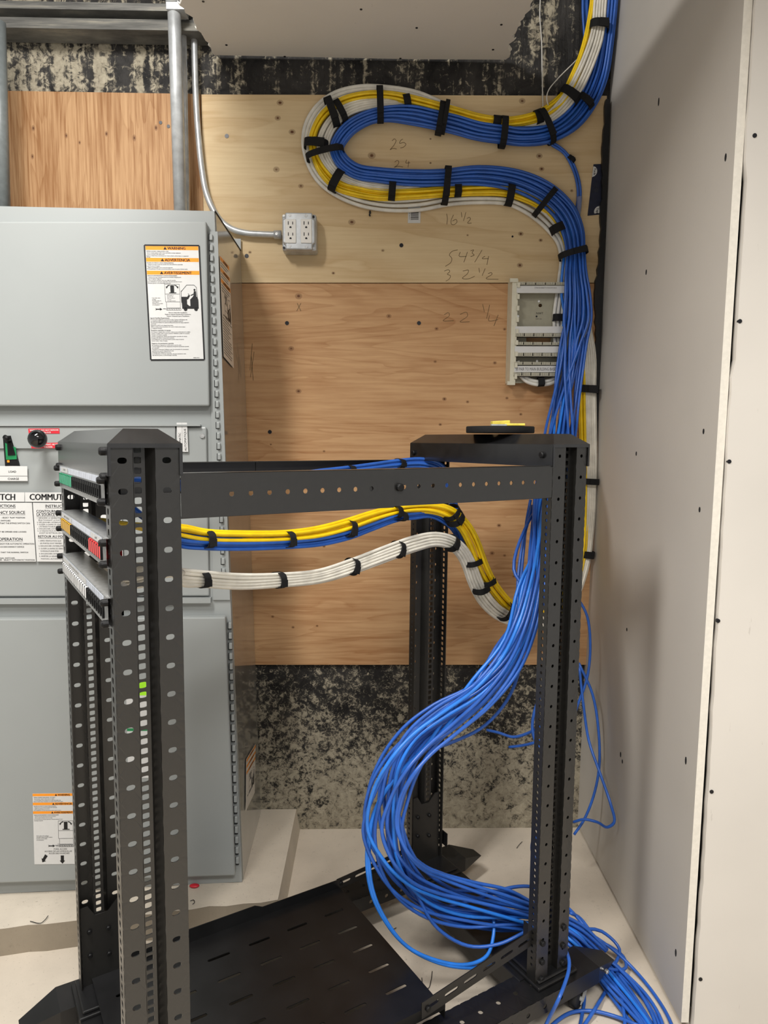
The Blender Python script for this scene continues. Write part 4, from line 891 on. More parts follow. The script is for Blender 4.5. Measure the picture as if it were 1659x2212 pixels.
# ---- patch panels on the front posts
def patch_panel(z1, colours, label, strips):
    z0 = z1-.0435; p = empty('patch_panel', RK(-.005, RW/2, z0), label, 'patch panel', 'patch panels on the rack front')
    f = lambda u, v: RK(-.0055, u, v); mb = MB(); a, b_ = .018, RW-.018
    n = 24; ta, tb = b_-.024, a+.024; w = (ta-tb)/n    # jack 1 at the far end
    mb.cell(f, a, tb, z0, z1, ); mb.cell(f, ta, b_, z0, z1); zj0, zj1 = z0+.009, z1-.0145
    mb.cell(f, tb, ta, zj1, z1); mb.cell(f, tb, ta, z0, z0+.002)
    md_ = MB()
    for k in range(n+1):
        c_ = tb+k*w; rbox(md_, -.0093, -.0045, c_-.0021, c_+.0021, zj0, zj1)
    md_.build('jack_frame', M['black_plastic'], p)
    mb.quad(RK(-.0055, tb, z0+.002), RK(-.0055, ta, z0+.002), RK(-.0055, ta, zj0), RK(-.0055, tb, zj0))
    mb.quad(RK(-.0055, a, z1), RK(-.0055, b_, z1), RK(.034, b_, z1-.001), RK(.034, a, z1-.001))
    mb.quad(RK(-.0055, a, z0), RK(-.0055, b_, z0), RK(.02, b_, z0), RK(.02, a, z0))
    body_ = mb.build('panel_body', M['panel_steel'], p, solid=.0014)
    lb = Lab([RK(-.0066, ta, z1-.0015), RK(-.0066, tb, z1-.0015), RK(-.0066, tb, z1-.0115), RK(-.0066, ta, z1-.0115)], 240, 6, -RS)
    for k in range(1, 24): lb.line('divider', 'print_grey', [(k*10, .3), (k*10, 5.7)], .5)
    for x0, x1, s in strips:
        lb.rect('paper_label', 'white_label', x0, .2, x1, 5.8, .0008); lb.text('lettering', 'print_grey', s, (x0+x1)/2, 4.2, 3.2, 'CENTER')
    lb.build('label_strip', M['strip_label'], p)
    for k in range(n):
        cm = colours(k); c_ = ta-(k+.5)*w; h_ = w/2-.0013; mb = MB()
        for (u0, u1, v0, v1) in ((c_-h_, c_+h_, zj1-.006, zj1-.0004), (c_-h_, c_+h_, zj0+.0004, zj0+.003), (c_-h_, c_-h_+.0022, zj0, zj1), (c_+h_-.0022, c_+h_, zj0, zj1)):
            rbox(mb, -.0085, .022, u0, u1, v0, v1)
        rbox(mb, -.002, .022, c_-h_+.002, c_+h_-.002, zj0+.003, zj1-.006)
        if cm != 'black_plastic': rbox(mb, -.0091, -.0085, c_-h_+.0012, c_+h_-.0012, zj0+.001, zj1-.002)
        if cm == 'jack_white': mb.cyl(RK(.02, c_, zj0+.009), RK(.062, c_, zj0+.009), .0055, 10)
        mb.build('jack', M[cm], p)
    for t_ in (.018, RW-.018):
        for z_ in (z0+.006, z1-.006): bolt(p, RK(-.0075, t_, z_), -RS, .0056, 'bolt', h=.008)
    return zj0, zj1
P1 = patch_panel(1.2515, lambda k: 'jack_green' if k < 9 else 'black_plastic', 'top patch panel in the rack, with green jacks at its far end', [(10, 60, 'AV SYSTEM')])
P2 = patch_panel(1.1605, lambda k: 'jack_yellow' if k < 7 else ('jack_red' if k > 17 else 'black_plastic'), 'middle patch panel in the rack, with yellow and red jacks', [(2, 75, 'CAMERAS  CAMERAS  WAP'), (190, 238, 'ALARM')])
P3 = patch_panel(1.0725, lambda k: 'jack_white' if k < 16 else 'black_plastic', 'lowest patch panel in the rack, with a long row of white jacks', [(2, 155, 'OFFICE DATA   OFFICE DATA   OFFICE DATA')])

# ---- things lying on the right top cap
vr = RK(RL-.066, .305, 1.3215)
vr = oZ(1087, 941, 1.3225); vr = Vector((.305, 1.66, 1.3215))
mb = MB(); prof = [(.028, 0), (.0775, 0), (.079, .002), (.079, .0135), (.0775, .0155), (.028, .0155)]
seg = 48; vs = []; fs = []
tl_ = Matrix.Rotation(math.radians(1.6), 4, 'Y')
for k in range(seg):
    a = 2*math.pi*k/seg; vs += [vr+Vector((r_*math.cos(a), r_*math.sin(a), z_+.001)) for r_, z_ in prof]
np_ = len(prof)
for k in range(seg):
    for j in range(np_): fs.append((k*np_+j, ((k+1) % seg)*np_+j, ((k+1) % seg)*np_+(j+1) % np_, k*np_+(j+1) % np_))
mb.add(vs, fs); tag(mb.build('tape_roll', M['velcro'], None, True), 'flat black roll of hook-and-loop tape lying on the right rack top', 'tape roll')
tz = vr.z+.0168
tool = empty('cable_stripper', Vector((vr.x+.01, vr.y-.02, tz)), 'small yellow cable stripping tool lying on the black tape roll', 'tool')
def TB(mb, x0, x1, y0, y1, z0, z1, rot=0, tilt=0):
    c = Vector((vr.x, vr.y-.03, tz)); Mx = Matrix.Translation(c) @ Matrix.Rotation(rot, 4, 'Z') @ Matrix.Rotation(tilt, 4, 'Y')
    P = [(x0, y0, z0), (x1, y0, z0), (x1, y1, z0), (x0, y1, z0), (x0, y0, z1), (x1, y0, z1), (x1, y1, z1), (x0, y1, z1)]; mb.hexa([Mx @ Vector(p) for p in P])
mb = MB(); TB(mb, .004, .05, -.012, .006, .0005, .006, -.1); mb.build('handle', M['tool_yellow'], tool, bevel=.0015)
mb = MB(); TB(mb, -.02, .022, .010, .028, .0005, .0125, .12, -.06); mb.build('handle', M['tool_yellow'], tool, bevel=.0015)
mb = MB(); TB(mb, -.03, .006, -.014, -.004, .0005, .004, .1); mb.build('blade', M['emt'], tool)

# ------------------------------------------------------------------ cables
def cable(name, label, pts, r, mat, group=None, cat='cable', sub=5, seg=8):
    mb = MB(); mb.tube(catmull(pts, sub), r, seg); return tag(mb.build(name, mat, None, True), label, cat, group)
def way(x, y, mode, val):
    return oZ(x, y, val) if mode == 'z' else oY(x, y, val)
def run(path, u, dY, jit, seed, amp):
    """path: (x, y, half width px, mode, depth[, depth spread]); u across the bundle (-1..1), dY towards the camera."""
    rr = random.Random(seed); ph = [rr.uniform(0, 6.28) for _ in range(3)]; out = []; n = len(path)
    for k, w in enumerate(path):
        a = path[max(k-1, 0)]; b = path[min(k+1, n-1)]; tx, ty = b[0]-a[0], b[1]-a[1]; L = math.hypot(tx, ty) or 1
        nx, ny = -ty/L, tx/L; am = w[6] if len(w) > 6 else amp
        j = am*(math.sin(k*.9+ph[0])*.6+math.sin(k*.43+ph[1])*.4)
        sp = w[5] if len(w) > 5 else 1.0
        off = max(-1.15, min(1.15, u+j))*w[2]
        val = w[4]-dY*sp if w[3] == 'Y' else w[4]+dY*sp*.8
        out.append(way(w[0]+nx*off, w[1]+ny*off, w[3], val))
    return out
Y = 'Y'
# --- blue bundle: ceiling, S-loop on the plywood, through the rack, over the base, out onto the floor
blue_top = [(1322, -60, 16, Y, 2.21), (1316, 20, 16, Y, 2.22), (1308, 88, 16, Y, 2.23), (1294, 160, 18, Y, 2.246), (1271, 213, 19, Y, 2.246), (1234, 260, 20, Y, 2.246), (1186, 288, 19, Y, 2.246), (1130, 296, 19, Y, 2.246)]
blue_top2 = [(1266, -60, 10, Y, 2.24), (1264, 20, 10, Y, 2.246), (1268, 90, 10, Y, 2.25), (1272, 160, 10, Y, 2.252), (1262, 213, 12, Y, 2.25), (1230, 256, 18, Y, 2.246), (1186, 288, 19, Y, 2.246), (1130, 296, 19, Y, 2.246)]
blue_wall = [(1085, 291, 19), (1032, 284, 19), (984, 270, 19), (936, 258, 19), (888, 248, 20), (839, 246, 16), (801, 253, 14), (762, 273, 14), (739, 297, 13), (728, 321, 12), (738, 347, 13), (768, 370, 14), (820, 379, 15), (888, 384, 17),
             (960, 383, 17), (1032, 378, 20), (1104, 387, 22), (1153, 405, 24), (1191, 429, 25), (1222, 462, 25), (1239, 500, 23), (1245, 548, 19), (1246, 590, 21), (1248, 640, 25), (1246, 690, 28)]
blue_wall = [w+(Y, 2.246) for w in blue_wall[:-4]]+[(1245, 548, 19, Y, 2.228), (1246, 590, 21, Y, 2.206), (1249, 640, 25, Y, 2.196), (1247, 690, 28, Y, 2.192)]
blue_fall = [(1241, 740, 29, Y, 2.19, 1, .25), (1233, 800, 30, Y, 2.185, 1, .3), (1224, 860, 31, Y, 2.17, 1.2, .3), (1214, 925, 33, Y, 2.14, 1.5, .3), (1200, 1005, 30, Y, 2.00, 2, .35), (1176, 1090, 22, Y, 1.87, 2, .45), (1170, 1175, 22, Y, 1.78, 2.5, .5),
             (1160, 1260, 22, Y, 1.71, 2.5, .5), (1138, 1350, 24, Y, 1.66, 2.5, .45), (1100, 1428, 26, Y, 1.64, 2.5, .4), (1038, 1498, 29, Y, 1.62, 2.5, .4), (962, 1552, 35, Y, 1.61, 2.2, .5), (902, 1600, 36, Y, 1.60, 2.2, .55), (862, 1660, 39, Y, 1.59, 2.5, .5),
             (842, 1725, 42, Y, 1.58, 2.2, .6), (836, 1790, 45, Y, 1.57, 2.2, .6), (852, 1850, 40, Y, 1.57, 2.5, .5), (888, 1902, 40, Y, 1.58, 2, .5), (942, 1936, 44, Y, 1.59, 1.2, .5), (1015, 1956, 44, Y, 1.60, 1, .5), (1090, 1968, 40, Y, 1.61, 1, .5),
             (1150, 1980, 30, Y, 1.62, 1, .4), (1200, 1992, 22, Y, 1.66, 1, .4), (1245, 2022, 24, 'z', .075, .8, .4), (1290, 2072, 26, 'z', .03, .6, .4), (1335, 2120, 30, 'z', .014, .6, .4), (1378, 2172, 30, 'z', .010, .5, .4), (1408, 2225, 26, 'z', .010, .5, .4), (1400, 2285, 26, 'z', .010, .5, .4)]
NB = 22
order = list(range(NB)); R.shuffle(order)
for i in range(NB):
    lay = i % 4; per = [6, 6, 5, 5][lay]; j = i//4; u = -1+2*(j+.5*(lay % 2)*.8+.1)/(per-1+.4)
    u = max(-1, min(1, u)); top = blue_top2 if i in (0, 5, 9, 14) else blue_top
    pts = run(top+blue_wall, u, lay*.0078, 0, 100+i, .12)
    uf = -1+2*(order[i]+.5)/NB; lf = (i % 5)*.0105
    fall = run(blue_fall, uf, lf, 0, 300+i, .35)
    # blend the last wall order into the loose order
    for k in range(4): fall[k] = fall[k].lerp(run(blue_fall, u, lay*.0078, 0, 100+i, .12)[k], 1-(k+1)/5)
    bright = i in (4, 13)
    if i % 5 == 4:
        fall = fall[:25]
    cable('data_cable', 'blue network cable of the thick bundle looping over the plywood and hanging through the rack', pts+fall, .0041, M['blue_dusty' if bright else 'blue'], 'blue cables of the main bundle')
# two brighter blue cables with the widest loop
for d, lab in ((0, 'outermost bright blue cable swinging widest to the left before the shelf'), (9, 'bright blue cable just inside the widest loop')):
    p = [(1228-d, 545, Y, 2.215), (1222-d, 640, Y, 2.21), (1212+d*3, 760, Y, 2.205), (1262-d*6, 745+d*6, Y, 2.20), (1200, 880, Y, 2.16), (1196-d, 950, Y, 2.05), (1186, 1080, Y, 1.85), (1168, 1165+d, Y, 1.74), (1120+d, 1268, Y, 1.66), (1090+d*2, 1380, Y, 1.62), (1020+d*2, 1470, Y, 1.585), (965+d*2, 1545, Y, 1.57),
         (925+d, 1605, Y, 1.555), (862, 1672, Y, 1.54), (812, 1745, Y, 1.52), (793+d*.5, 1830, Y, 1.50), (800+d*.5, 1920, Y, 1.49), (832+d*.3, 1990, Y, 1.49), (880, 2045, Y, 1.495), (945, 2079-d*.4, Y, 1.50), (1010, 2088-d*.5, Y, 1.515), (1052, 2064, Y, 1.535), (1066, 2020, Y, 1.57), (1066, 1975, Y, 1.60)]
    p = p[:3]+p[4:]
    if d == 0: p = p[:-4]+[(1000, 2090, Y, 1.51), (1040, 2088, Y, 1.53), (1062, 2078, Y, 1.55)]
    cable('data_cable', lab, [way(*w) for w in p], .0042, M['blue_dusty'], None)
singles = [
 ('blue cable sagging lowest over the slotted near rail towards the rear post', [(1175, 1085, Y, 1.86), (1140, 1130, Y, 1.78), (1110, 1230, Y, 1.70), (1140, 1290, Y, 1.66), (1085, 1420, Y, 1.62), (990, 1560, Y, 1.60), (890, 1640, Y, 1.57), (862, 1740, Y, 1.55), (872, 1850, Y, 1.54), (905, 1940, Y, 1.545), (945, 2005, Y, 1.55), (1010, 2043, Y, 1.55), (1075, 2040, Y, 1.55), (1125, 2018, Y, 1.56), (1165, 1996, Y, 1.58), (1215, 2010, Y, 1.62), (1300, 2012, 'z', .06), (1338, 2050, 'z', .03), (1325, 2090, 'z', .012)]),
 ('blue cable with a loose end pointing left across the rear far post', [(1150, 1092, Y, 1.86), (1128, 1180, Y, 1.80), (1118, 1280, Y, 1.74), (1128, 1400, Y, 1.68), (1105, 1495, Y, 1.66), (1050, 1565, Y, 1.66), (985, 1600, Y, 1.66), (930, 1617, Y, 1.66), (885, 1612, Y, 1.66), (858, 1615, Y, 1.66)]),
 ('blue cable drawn straight and alone left of the hanging bundle under the top rail', [(1146, 1080, Y, 1.88), (1137, 1130, Y, 1.86), (1130, 1200, Y, 1.82), (1120, 1290, Y, 1.78), (1104, 1350, Y, 1.74), (1070, 1400, Y, 1.70), (1000, 1520, Y, 1.63), (900, 1620, Y, 1.58), (850, 1710, Y, 1.555), (838, 1800, Y, 1.55), (860, 1880, Y, 1.55), (910, 1950, Y, 1.56), (960, 1985, Y, 1.57), (1040, 2002, Y, 1.59), (1110, 1996, Y, 1.61), (1150, 1998, Y, 1.62)]),
 ('blue cable arching up over the crossing cables near the rear near post', [(1160, 1150, Y, 1.75), (1130, 1330, Y, 1.66), (1040, 1500, Y, 1.62), (920, 1600, Y, 1.58), (862, 1690, Y, 1.57), (846, 1780, Y, 1.56), (848, 1850, Y, 1.56), (868, 1915, Y, 1.57), (915, 1957, Y, 1.58), (970, 1958, Y, 1.59), (1040, 1938, Y, 1.60), (1100, 1918, Y, 1.62), (1150, 1916, Y, 1.65), (1200, 1940, Y, 1.68), (1238, 1972, Y, 1.68), (1268, 2010, 'z', .08), (1300, 2080, 'z', .03), (1340, 2150, 'z', .02), (1352, 2230, 'z', .012)]),
 ('blue cable drooping against the side wall right of the rack, forming a long loop', [(1246, 1288, Y, 2.10), (1268, 1330, Y, 2.08), (1275, 1400, Y, 2.06), (1268, 1465, Y, 2.05), (1249, 1520, Y, 2.04), (1235, 1560, Y, 2.06)]),
 ('blue cable hanging by the side wall that ends in a pointed loop at right', [(1250, 1432, Y, 2.06), (1280, 1500, Y, 2.04), (1293, 1580, Y, 2.02), (1294, 1660, Y, 2.01), (1282, 1720, Y, 2.0), (1262, 1770, Y, 1.99), (1240, 1803, Y, 1.98)]),
 ('blue cable making the widest loop towards the side wall behind the near post', [(1251, 1437, Y, 2.06), (1260, 1520, Y, 2.03), (1272, 1600, Y, 2.00), (1296, 1670, Y, 1.94), (1320, 1740, Y, 1.88), (1327, 1775, Y, 1.87), (1312, 1787, Y, 1.88), (1290, 1776, Y, 1.93), (1262, 1770, Y, 1.95), (1238, 1776, Y, 1.97)]),
 ('short blue cable end lying left of the near post, upper of two', [(1052, 1577, Y, 1.95), (1078, 1583, Y, 1.92), (1108, 1592, Y, 1.89), (1140, 1584, Y, 1.86), (1166, 1570, Y, 1.83)]),
 ('short blue cable end lying left of the near post, lower of two', [(1100, 1614, Y, 1.92), (1130, 1610, Y, 1.89), (1158, 1603, Y, 1.86), (1185, 1590, Y, 1.84)]),
 ('small blue cable bight peeking out beside the near post above the floor', [(1166, 1505, Y, 1.86), (1155, 1535, Y, 1.85), (1150, 1575, Y, 1.84), (1160, 1608, Y, 1.83), (1180, 1630, Y, 1.82)]),
 ('blue cable bight low behind the near post above the base', [(1165, 1805, Y, 1.75), (1152, 1815, Y, 1.74), (1149, 1835, Y, 1.73), (1156, 1855, Y, 1.72), (1175, 1862, Y, 1.71)]),
 ('blue cable draped down over the base channel in front of the caster', [(1212, 2030, 'z', .16), (1228, 2068, 'z', .135), (1229, 2092, 'z', .130), (1221, 2122, 'z', .126), (1206, 2160, 'z', .112), (1180, 2212, 'z', .03), (1160, 2260, 'z', .01)]),
 ('blue cable lying in a low arc across the floor at the bottom right', [(1170, 2240, 'z', .006), (1200, 2208, 'z', .006), (1235, 2187, 'z', .008), (1280, 2184, 'z', .010), (1330, 2196, 'z', .012), (1380, 2216, 'z', .02), (1430, 2240, 'z', .006)]),
 ('blue cable running along the foot of the side wall at the bottom right', [(1225, 1985, Y, 1.64), (1280, 2020, 'z', .05), (1330, 2056, 'z', .03), (1375, 2100, 'z', .012), (1415, 2150, 'z', .006), (1445, 2200, 'z', .006), (1462, 2250, 'z', .006)]),
 ('blue cable passing beneath the caster nose on the floor', [(1235, 2060, 'z', .09), (1252, 2105, 'z', .04), (1262, 2150, 'z', .010), (1256, 2200, 'z', .006), (1245, 2250, 'z', .006)]),
 ('blue cable slanting down left behind the caster on the floor', [(1330, 2105, 'z', .02), (1306, 2145, 'z', .008), (1285, 2180, 'z', .016), (1262, 2215, 'z', .006), (1245, 2240, 'z', .006)]),
 ('blue cable curling tightly on the floor beside the heap right of the rack', [(1232, 2002, Y, 1.64), (1262, 2040, 'z', .05), (1300, 2085, 'z', .04), (1330, 2095, 'z', .03), (1352, 2090, 'z', .02), (1345, 2065, 'z', .02), (1318, 2045, 'z', .03), (1290, 2030, 'z', .05), (1255, 1985, 'z', .09), (1232, 1972, 'z', .12)]),
]
for lab, p in singles: cable('data_cable', lab, [way(*w) for w in p], .0041, M['blue'])
# thin pair leaving the loop to the right
for d, lab in ((0, 'upper of the two blue cables leaving the loop towards the navy tape'), (6, 'lower of the two blue cables leaving the loop towards the navy tape')):
    p = [(1130, 308-d*.2, 2.235), (1175, 304, 2.235), (1196, 310+d, 2.24), (1218, 325+d, 2.245), (1234-d*.5, 345+d, 2.247), (1248-d, 378, 2.248), (1254-d, 410, 2.248), (1253-d, 440, 2.248), (1247-d, 480, 2.246), (1244-d, 540, 2.25)]
    cable('data_cable', lab, [oY(*w) for w in p], .0038, M['blue'])
t = NT('clear_sleeve'); t.b.inputs['Transmission Weight'].default_value = .85; t.out(srgb((225, 230, 240)), .35, 0, .5); t.b.inputs['IOR'].default_value = 1.1
mb = MB(); mb.tube(catmull([oY(1252, 425, 2.243), oY(1251, 445, 2.243), oY(1247, 475, 2.243)], 5), .0075, 12, False)
tag(mb.build('cable_sleeve', t.m, None, True, solid=.0006), 'short translucent sleeve around the blue pair above the main bundle', 'sleeve')
# --- yellow bundle
yel = [(1290, -50, 9, Y, 2.20), (1285, 10, 9, Y, 2.205), (1273, 75, 9, Y, 2.21), (1260, 120, 9, Y, 2.215), (1243, 162, 10, Y, 2.22), (1223, 203, 11, Y, 2.23), (1196, 231, 12, Y, 2.235), (1158, 252, 10, Y, 2.237), (1105, 263, 9, Y, 2.237), (1071, 262, 9, Y, 2.237), (1032, 256, 10, Y, 2.237), (984, 242, 10, Y, 2.237), (936, 228, 9, Y, 2.237),
       (888, 216, 9, Y, 2.237), (839, 206, 7, Y, 2.237), (791, 206, 7, Y, 2.237), (743, 217, 7, Y, 2.237), (704, 242, 7, Y, 2.237), (683, 272, 6, Y, 2.237), (674, 306, 6, Y, 2.237), (682, 340, 7, Y, 2.237), (700, 372, 10, Y, 2.237), (728, 399, 11, Y, 2.237), (767, 412, 12, Y, 2.237), (820, 421, 12, Y, 2.237), (888, 420, 10, Y, 2.237), (960, 415, 10, Y, 2.237), (1032, 411, 10, Y, 2.237),
       (1095, 412, 11, Y, 2.237), (1143, 427, 11, Y, 2.24), (1177, 447, 10, Y, 2.243), (1198, 470, 9, Y, 2.247), (1213, 495, 9, Y, 2.25), (1230, 545, 9, Y, 2.25), (1245, 610, 9, Y, 2.25), (1255, 680, 8, Y, 2.248), (1258, 750, 8, Y, 2.238), (1258, 812, 7, Y, 2.228), (1258, 860, 7, Y, 2.226), (1260, 945, 7, Y, 2.224), (1262, 1040, 7, Y, 2.222), (1261, 1110, 7, Y, 2.22), (1255, 1190, 9, Y, 2.21),
       (1235, 1265, 10, Y, 2.17), (1205, 1315, 11, Y, 2.11), (1165, 1332, 11, Y, 2.05), (1128, 1326, 11, Y, 2.0), (1095, 1302, 11, Y, 1.96), (1063, 1262, 11, Y, 1.92), (1042, 1222, 12, Y, 1.89), (1022, 1170, 13, Y, 1.86), (1002, 1135, 13, Y, 1.835), (972, 1108, 13, Y, 1.81), (935, 1097, 11, Y, 1.785), (895, 1097, 9, Y, 1.76), (850, 1104, 10, Y, 1.73), (800, 1118, 11, Y, 1.69), (753, 1134, 12, Y, 1.65), (690, 1150, 12, Y, 1.60), (621, 1158, 11, Y, 1.54), (530, 1160, 12, Y, 1.46), (447, 1158, 13, Y, 1.39), (390, 1148, 13, Y, 1.34)]
P2z = (P2[0]+P2[1])/2
for i in range(6):
    u = [-1, -.4, .2, .9, -.6, .5][i]; lay = i//4
    pts = run(yel, u, lay*.0078, 0, 500+i, .1)
    tj = RW-.018-.024-(i+.5)*(RW-.084)/24
    pts += [RK(.13, .20+.012*i, 1.150-.003*i), RK(.085, .27+.016*i, 1.150-.002*i), RK(.05, tj-.02, 1.142), RK(.015, tj, P2z)]
    cable('data_cable', 'yellow network cable in the narrow yellow bundle from the ceiling to the middle patch panel', pts, .0042, M['yellow'], 'yellow cables of the bundle')
# --- thin white bundle
whi = [(1302, -50, 13, Y, 2.195), (1297, 10, 13, Y, 2.20), (1291, 72, 13, Y, 2.205), (1272, 130, 13, Y, 2.21), (1249, 180, 13, Y, 2.22), (1224, 219, 13, Y, 2.23), (1196, 248, 12, Y, 2.24), (1167, 267, 10, Y, 2.246), (1129, 274, 8, Y, 2.25), (1080, 272, 8, Y, 2.25), (1032, 266, 9, Y, 2.25), (984, 254, 10, Y, 2.25), (936, 241, 10, Y, 2.25), (888, 229, 10, Y, 2.25), (839, 223, 10, Y, 2.243), (791, 225, 12, Y, 2.240),
       (747, 240, 12, Y, 2.240), (717, 268, 12, Y, 2.240), (702, 297, 12, Y, 2.240), (699, 320, 12, Y, 2.240), (708, 345, 12, Y, 2.240), (731, 373, 12, Y, 2.244), (777, 395, 10, Y, 2.244), (839, 404, 9, Y, 2.245), (900, 403, 8, Y, 2.247), (960, 400, 8, Y, 2.25), (1032, 397, 8, Y, 2.25), (1104, 402, 8, Y, 2.25), (1160, 425, 8, Y, 2.25), (1200, 458, 8, Y, 2.25), (1227, 505, 8, Y, 2.25), (1246, 570, 8, Y, 2.25), (1258, 640, 9, Y, 2.25), (1264, 705, 10, Y, 2.238), (1273, 766, 11, Y, 2.23), (1275, 835, 10, Y, 2.228), (1277, 944, 10, Y, 2.225), (1278, 1000, 10, Y, 2.225),
       (1277, 1055, 9, Y, 2.225), (1275, 1106, 9, Y, 2.225), (1270, 1160, 9, Y, 2.225), (1263, 1215, 9, Y, 2.215), (1245, 1275, 9, Y, 2.19), (1215, 1325, 9, Y, 2.12), (1170, 1345, 10, Y, 2.05), (1120, 1342, 11, Y, 2.0), (1078, 1325, 12, Y, 1.955), (1048, 1295, 13, Y, 1.925), (1028, 1258, 13, Y, 1.90), (1012, 1215, 13, Y, 1.875), (995, 1188, 13, Y, 1.85), (974, 1172, 13, Y, 1.83), (940, 1165, 13, Y, 1.80), (900, 1173, 14, Y, 1.77), (858, 1187, 14, Y, 1.74), (810, 1205, 14, Y, 1.70), (759, 1224, 14, Y, 1.66), (690, 1245, 13, Y, 1.60), (601, 1254, 13, Y, 1.52), (520, 1257, 14, Y, 1.45), (437, 1251, 14, Y, 1.38), (390, 1246, 14, Y, 1.34)]
P3z = (P3[0]+P3[1])/2
for i in range(10):
    lay = i % 2; u = -1+2*(i//2+.35*lay)/4.35
    pts = run(whi, u, lay*.0078, 0, 600+i, .1)
    tj = RW-.042-(i*1.6+.5)*(RW-.084)/24; k = i/9
    pts += [RK(.15, .19+.012*(9-i), 1.066-.002*(i%3)), RK(.115, tj*.6+.09, 1.058), RK(.09, tj-.01, P3z+.003), RK(.06, tj, P3z-.001)]
    cable('data_cable', 'thin white network cable in the white bundle from the ceiling to the lowest patch panel', pts, .0041, M['white'], 'thin white cables of the bundle')
# --- three thick white cables to the wiring block
thk = [(1310, -50, 9, Y, 2.22), (1301, 20, 9, Y, 2.225), (1283, 100, 9, Y, 2.235), (1246, 190, 9, Y, 2.245), (1190, 248, 8, Y, 2.25), (1105, 268, 8, Y, 2.25), (1032, 259, 8, Y, 2.25), (975, 238, 8, Y, 2.25), (936, 221, 8, Y, 2.248), (897, 206, 8, Y, 2.247), (839, 195, 7, Y, 2.246), (781, 194, 8, Y, 2.246), (728, 207, 9, Y, 2.246), (690, 234, 9, Y, 2.246), (668, 270, 9, Y, 2.246), (662, 309, 8, Y, 2.246), (671, 349, 8, Y, 2.246), (695, 388, 9, Y, 2.246),
       (733, 415, 10, Y, 2.246), (781, 434, 11, Y, 2.246), (839, 444, 11, Y, 2.246), (907, 442, 12, Y, 2.246), (965, 432, 11, Y, 2.246), (1032, 428, 10, Y, 2.246), (1095, 431, 10, Y, 2.246), (1129, 443, 11, Y, 2.246), (1162, 463, 12, Y, 2.246), (1191, 491, 11, Y, 2.246), (1212, 522, 9, Y, 2.246), (1220, 558, 9, Y, 2.246), (1217, 596, 9, Y, 2.243), (1211, 640, 9, Y, 2.228), (1206, 680, 9, Y, 2.226), (1206, 720, 9, Y, 2.226), (1208, 770, 9, Y, 2.226), (1206, 800, 8, Y, 2.224), (1195, 818, 8, Y, 2.222), (1168, 825, 7, Y, 2.22), (1140, 818, 7, Y, 2.222), (1124, 800, 6, Y, 2.224), (1118, 780, 5, Y, 2.226)]
for i in range(3):
    u = (-.9, .05, .95)[i]; path = thk if i < 2 else thk[:-6]
    cable('riser_cable', 'thick white riser cable on the outer edge of the loop, ending at the wiring block', run(path, u, 0, 0, 700+i, .06), .0058, M['white_thick'], 'thick white riser cables')
# --- blue strands inside the rack
bl2 = [(1150, 1335, 6, Y, 2.03), (1098, 1312, 7, Y, 1.985), (1060, 1270, 7, Y, 1.945), (1022, 1215, 7, Y, 1.91), (1000, 1172, 8, Y, 1.88), (984, 1140, 9, Y, 1.85), (965, 1120, 11, Y, 1.825), (932, 1107, 9, Y, 1.795), (895, 1110, 9, Y, 1.765), (857, 1115, 9, Y, 1.735), (800, 1135, 10, Y, 1.69), (753, 1152, 11, Y, 1.65), (690, 1166, 11, Y, 1.60), (621, 1172, 10, Y, 1.54), (530, 1175, 10, Y, 1.46), (447, 1173, 11, Y, 1.39), (390, 1167, 12, Y, 1.34)]
for i in range(5):
    u = (-1, -.4, .3, 1, .1)[i]; pts = run(bl2, u, .0078*(i//4), 0, 800+i, .1)
    pts += [RK(.14, .19+.012*i, 1.143-.003*i), RK(.11, .25+.02*i, 1.160), RK(.08, .30+.025*i, 1.19), RK(.03, .33+.03*i, P1[0]+.01)]
    cable('data_cable', 'blue network cable strapped under the yellow bundle across the rack', pts, .0042, M['blue'], 'blue cables under the yellow bundle')
bl3 = [(1012, 1190, 4, Y, 1.90), (992, 1140, 5, Y, 1.88), (980, 1090, 6, Y, 1.87), (968, 1040, 7, Y, 1.862), (950, 1011, 8, Y, 1.855), (915, 1000, 8, Y, 1.845), (863, 1002, 7, Y, 1.82), (810, 1008, 6, Y, 1.79), (755, 1014, 5, Y, 1.75), (690, 1022, 6, Y, 1.70), (600, 1034, 7, Y, 1.62), (500, 1046, 8, Y, 1.52), (400, 1052, 8, Y, 1.42)]
for i in range(4):
    u = (-1, -.3, .4, 1)[i]; pts = run(bl3, u, .004*(i % 2), 0, 850+i, .1)
    pts += [RK(.16, .32, P1[0]+.004+.004*i), RK(.09, .36+.02*i, P1[0]+.01), RK(.03, .40+.018*i, P1[0]+.01)]
    cable('data_cable', 'blue network cable running along the far top rail to the top patch panel', pts, .0042, M['blue'], 'blue cables behind the top rail')

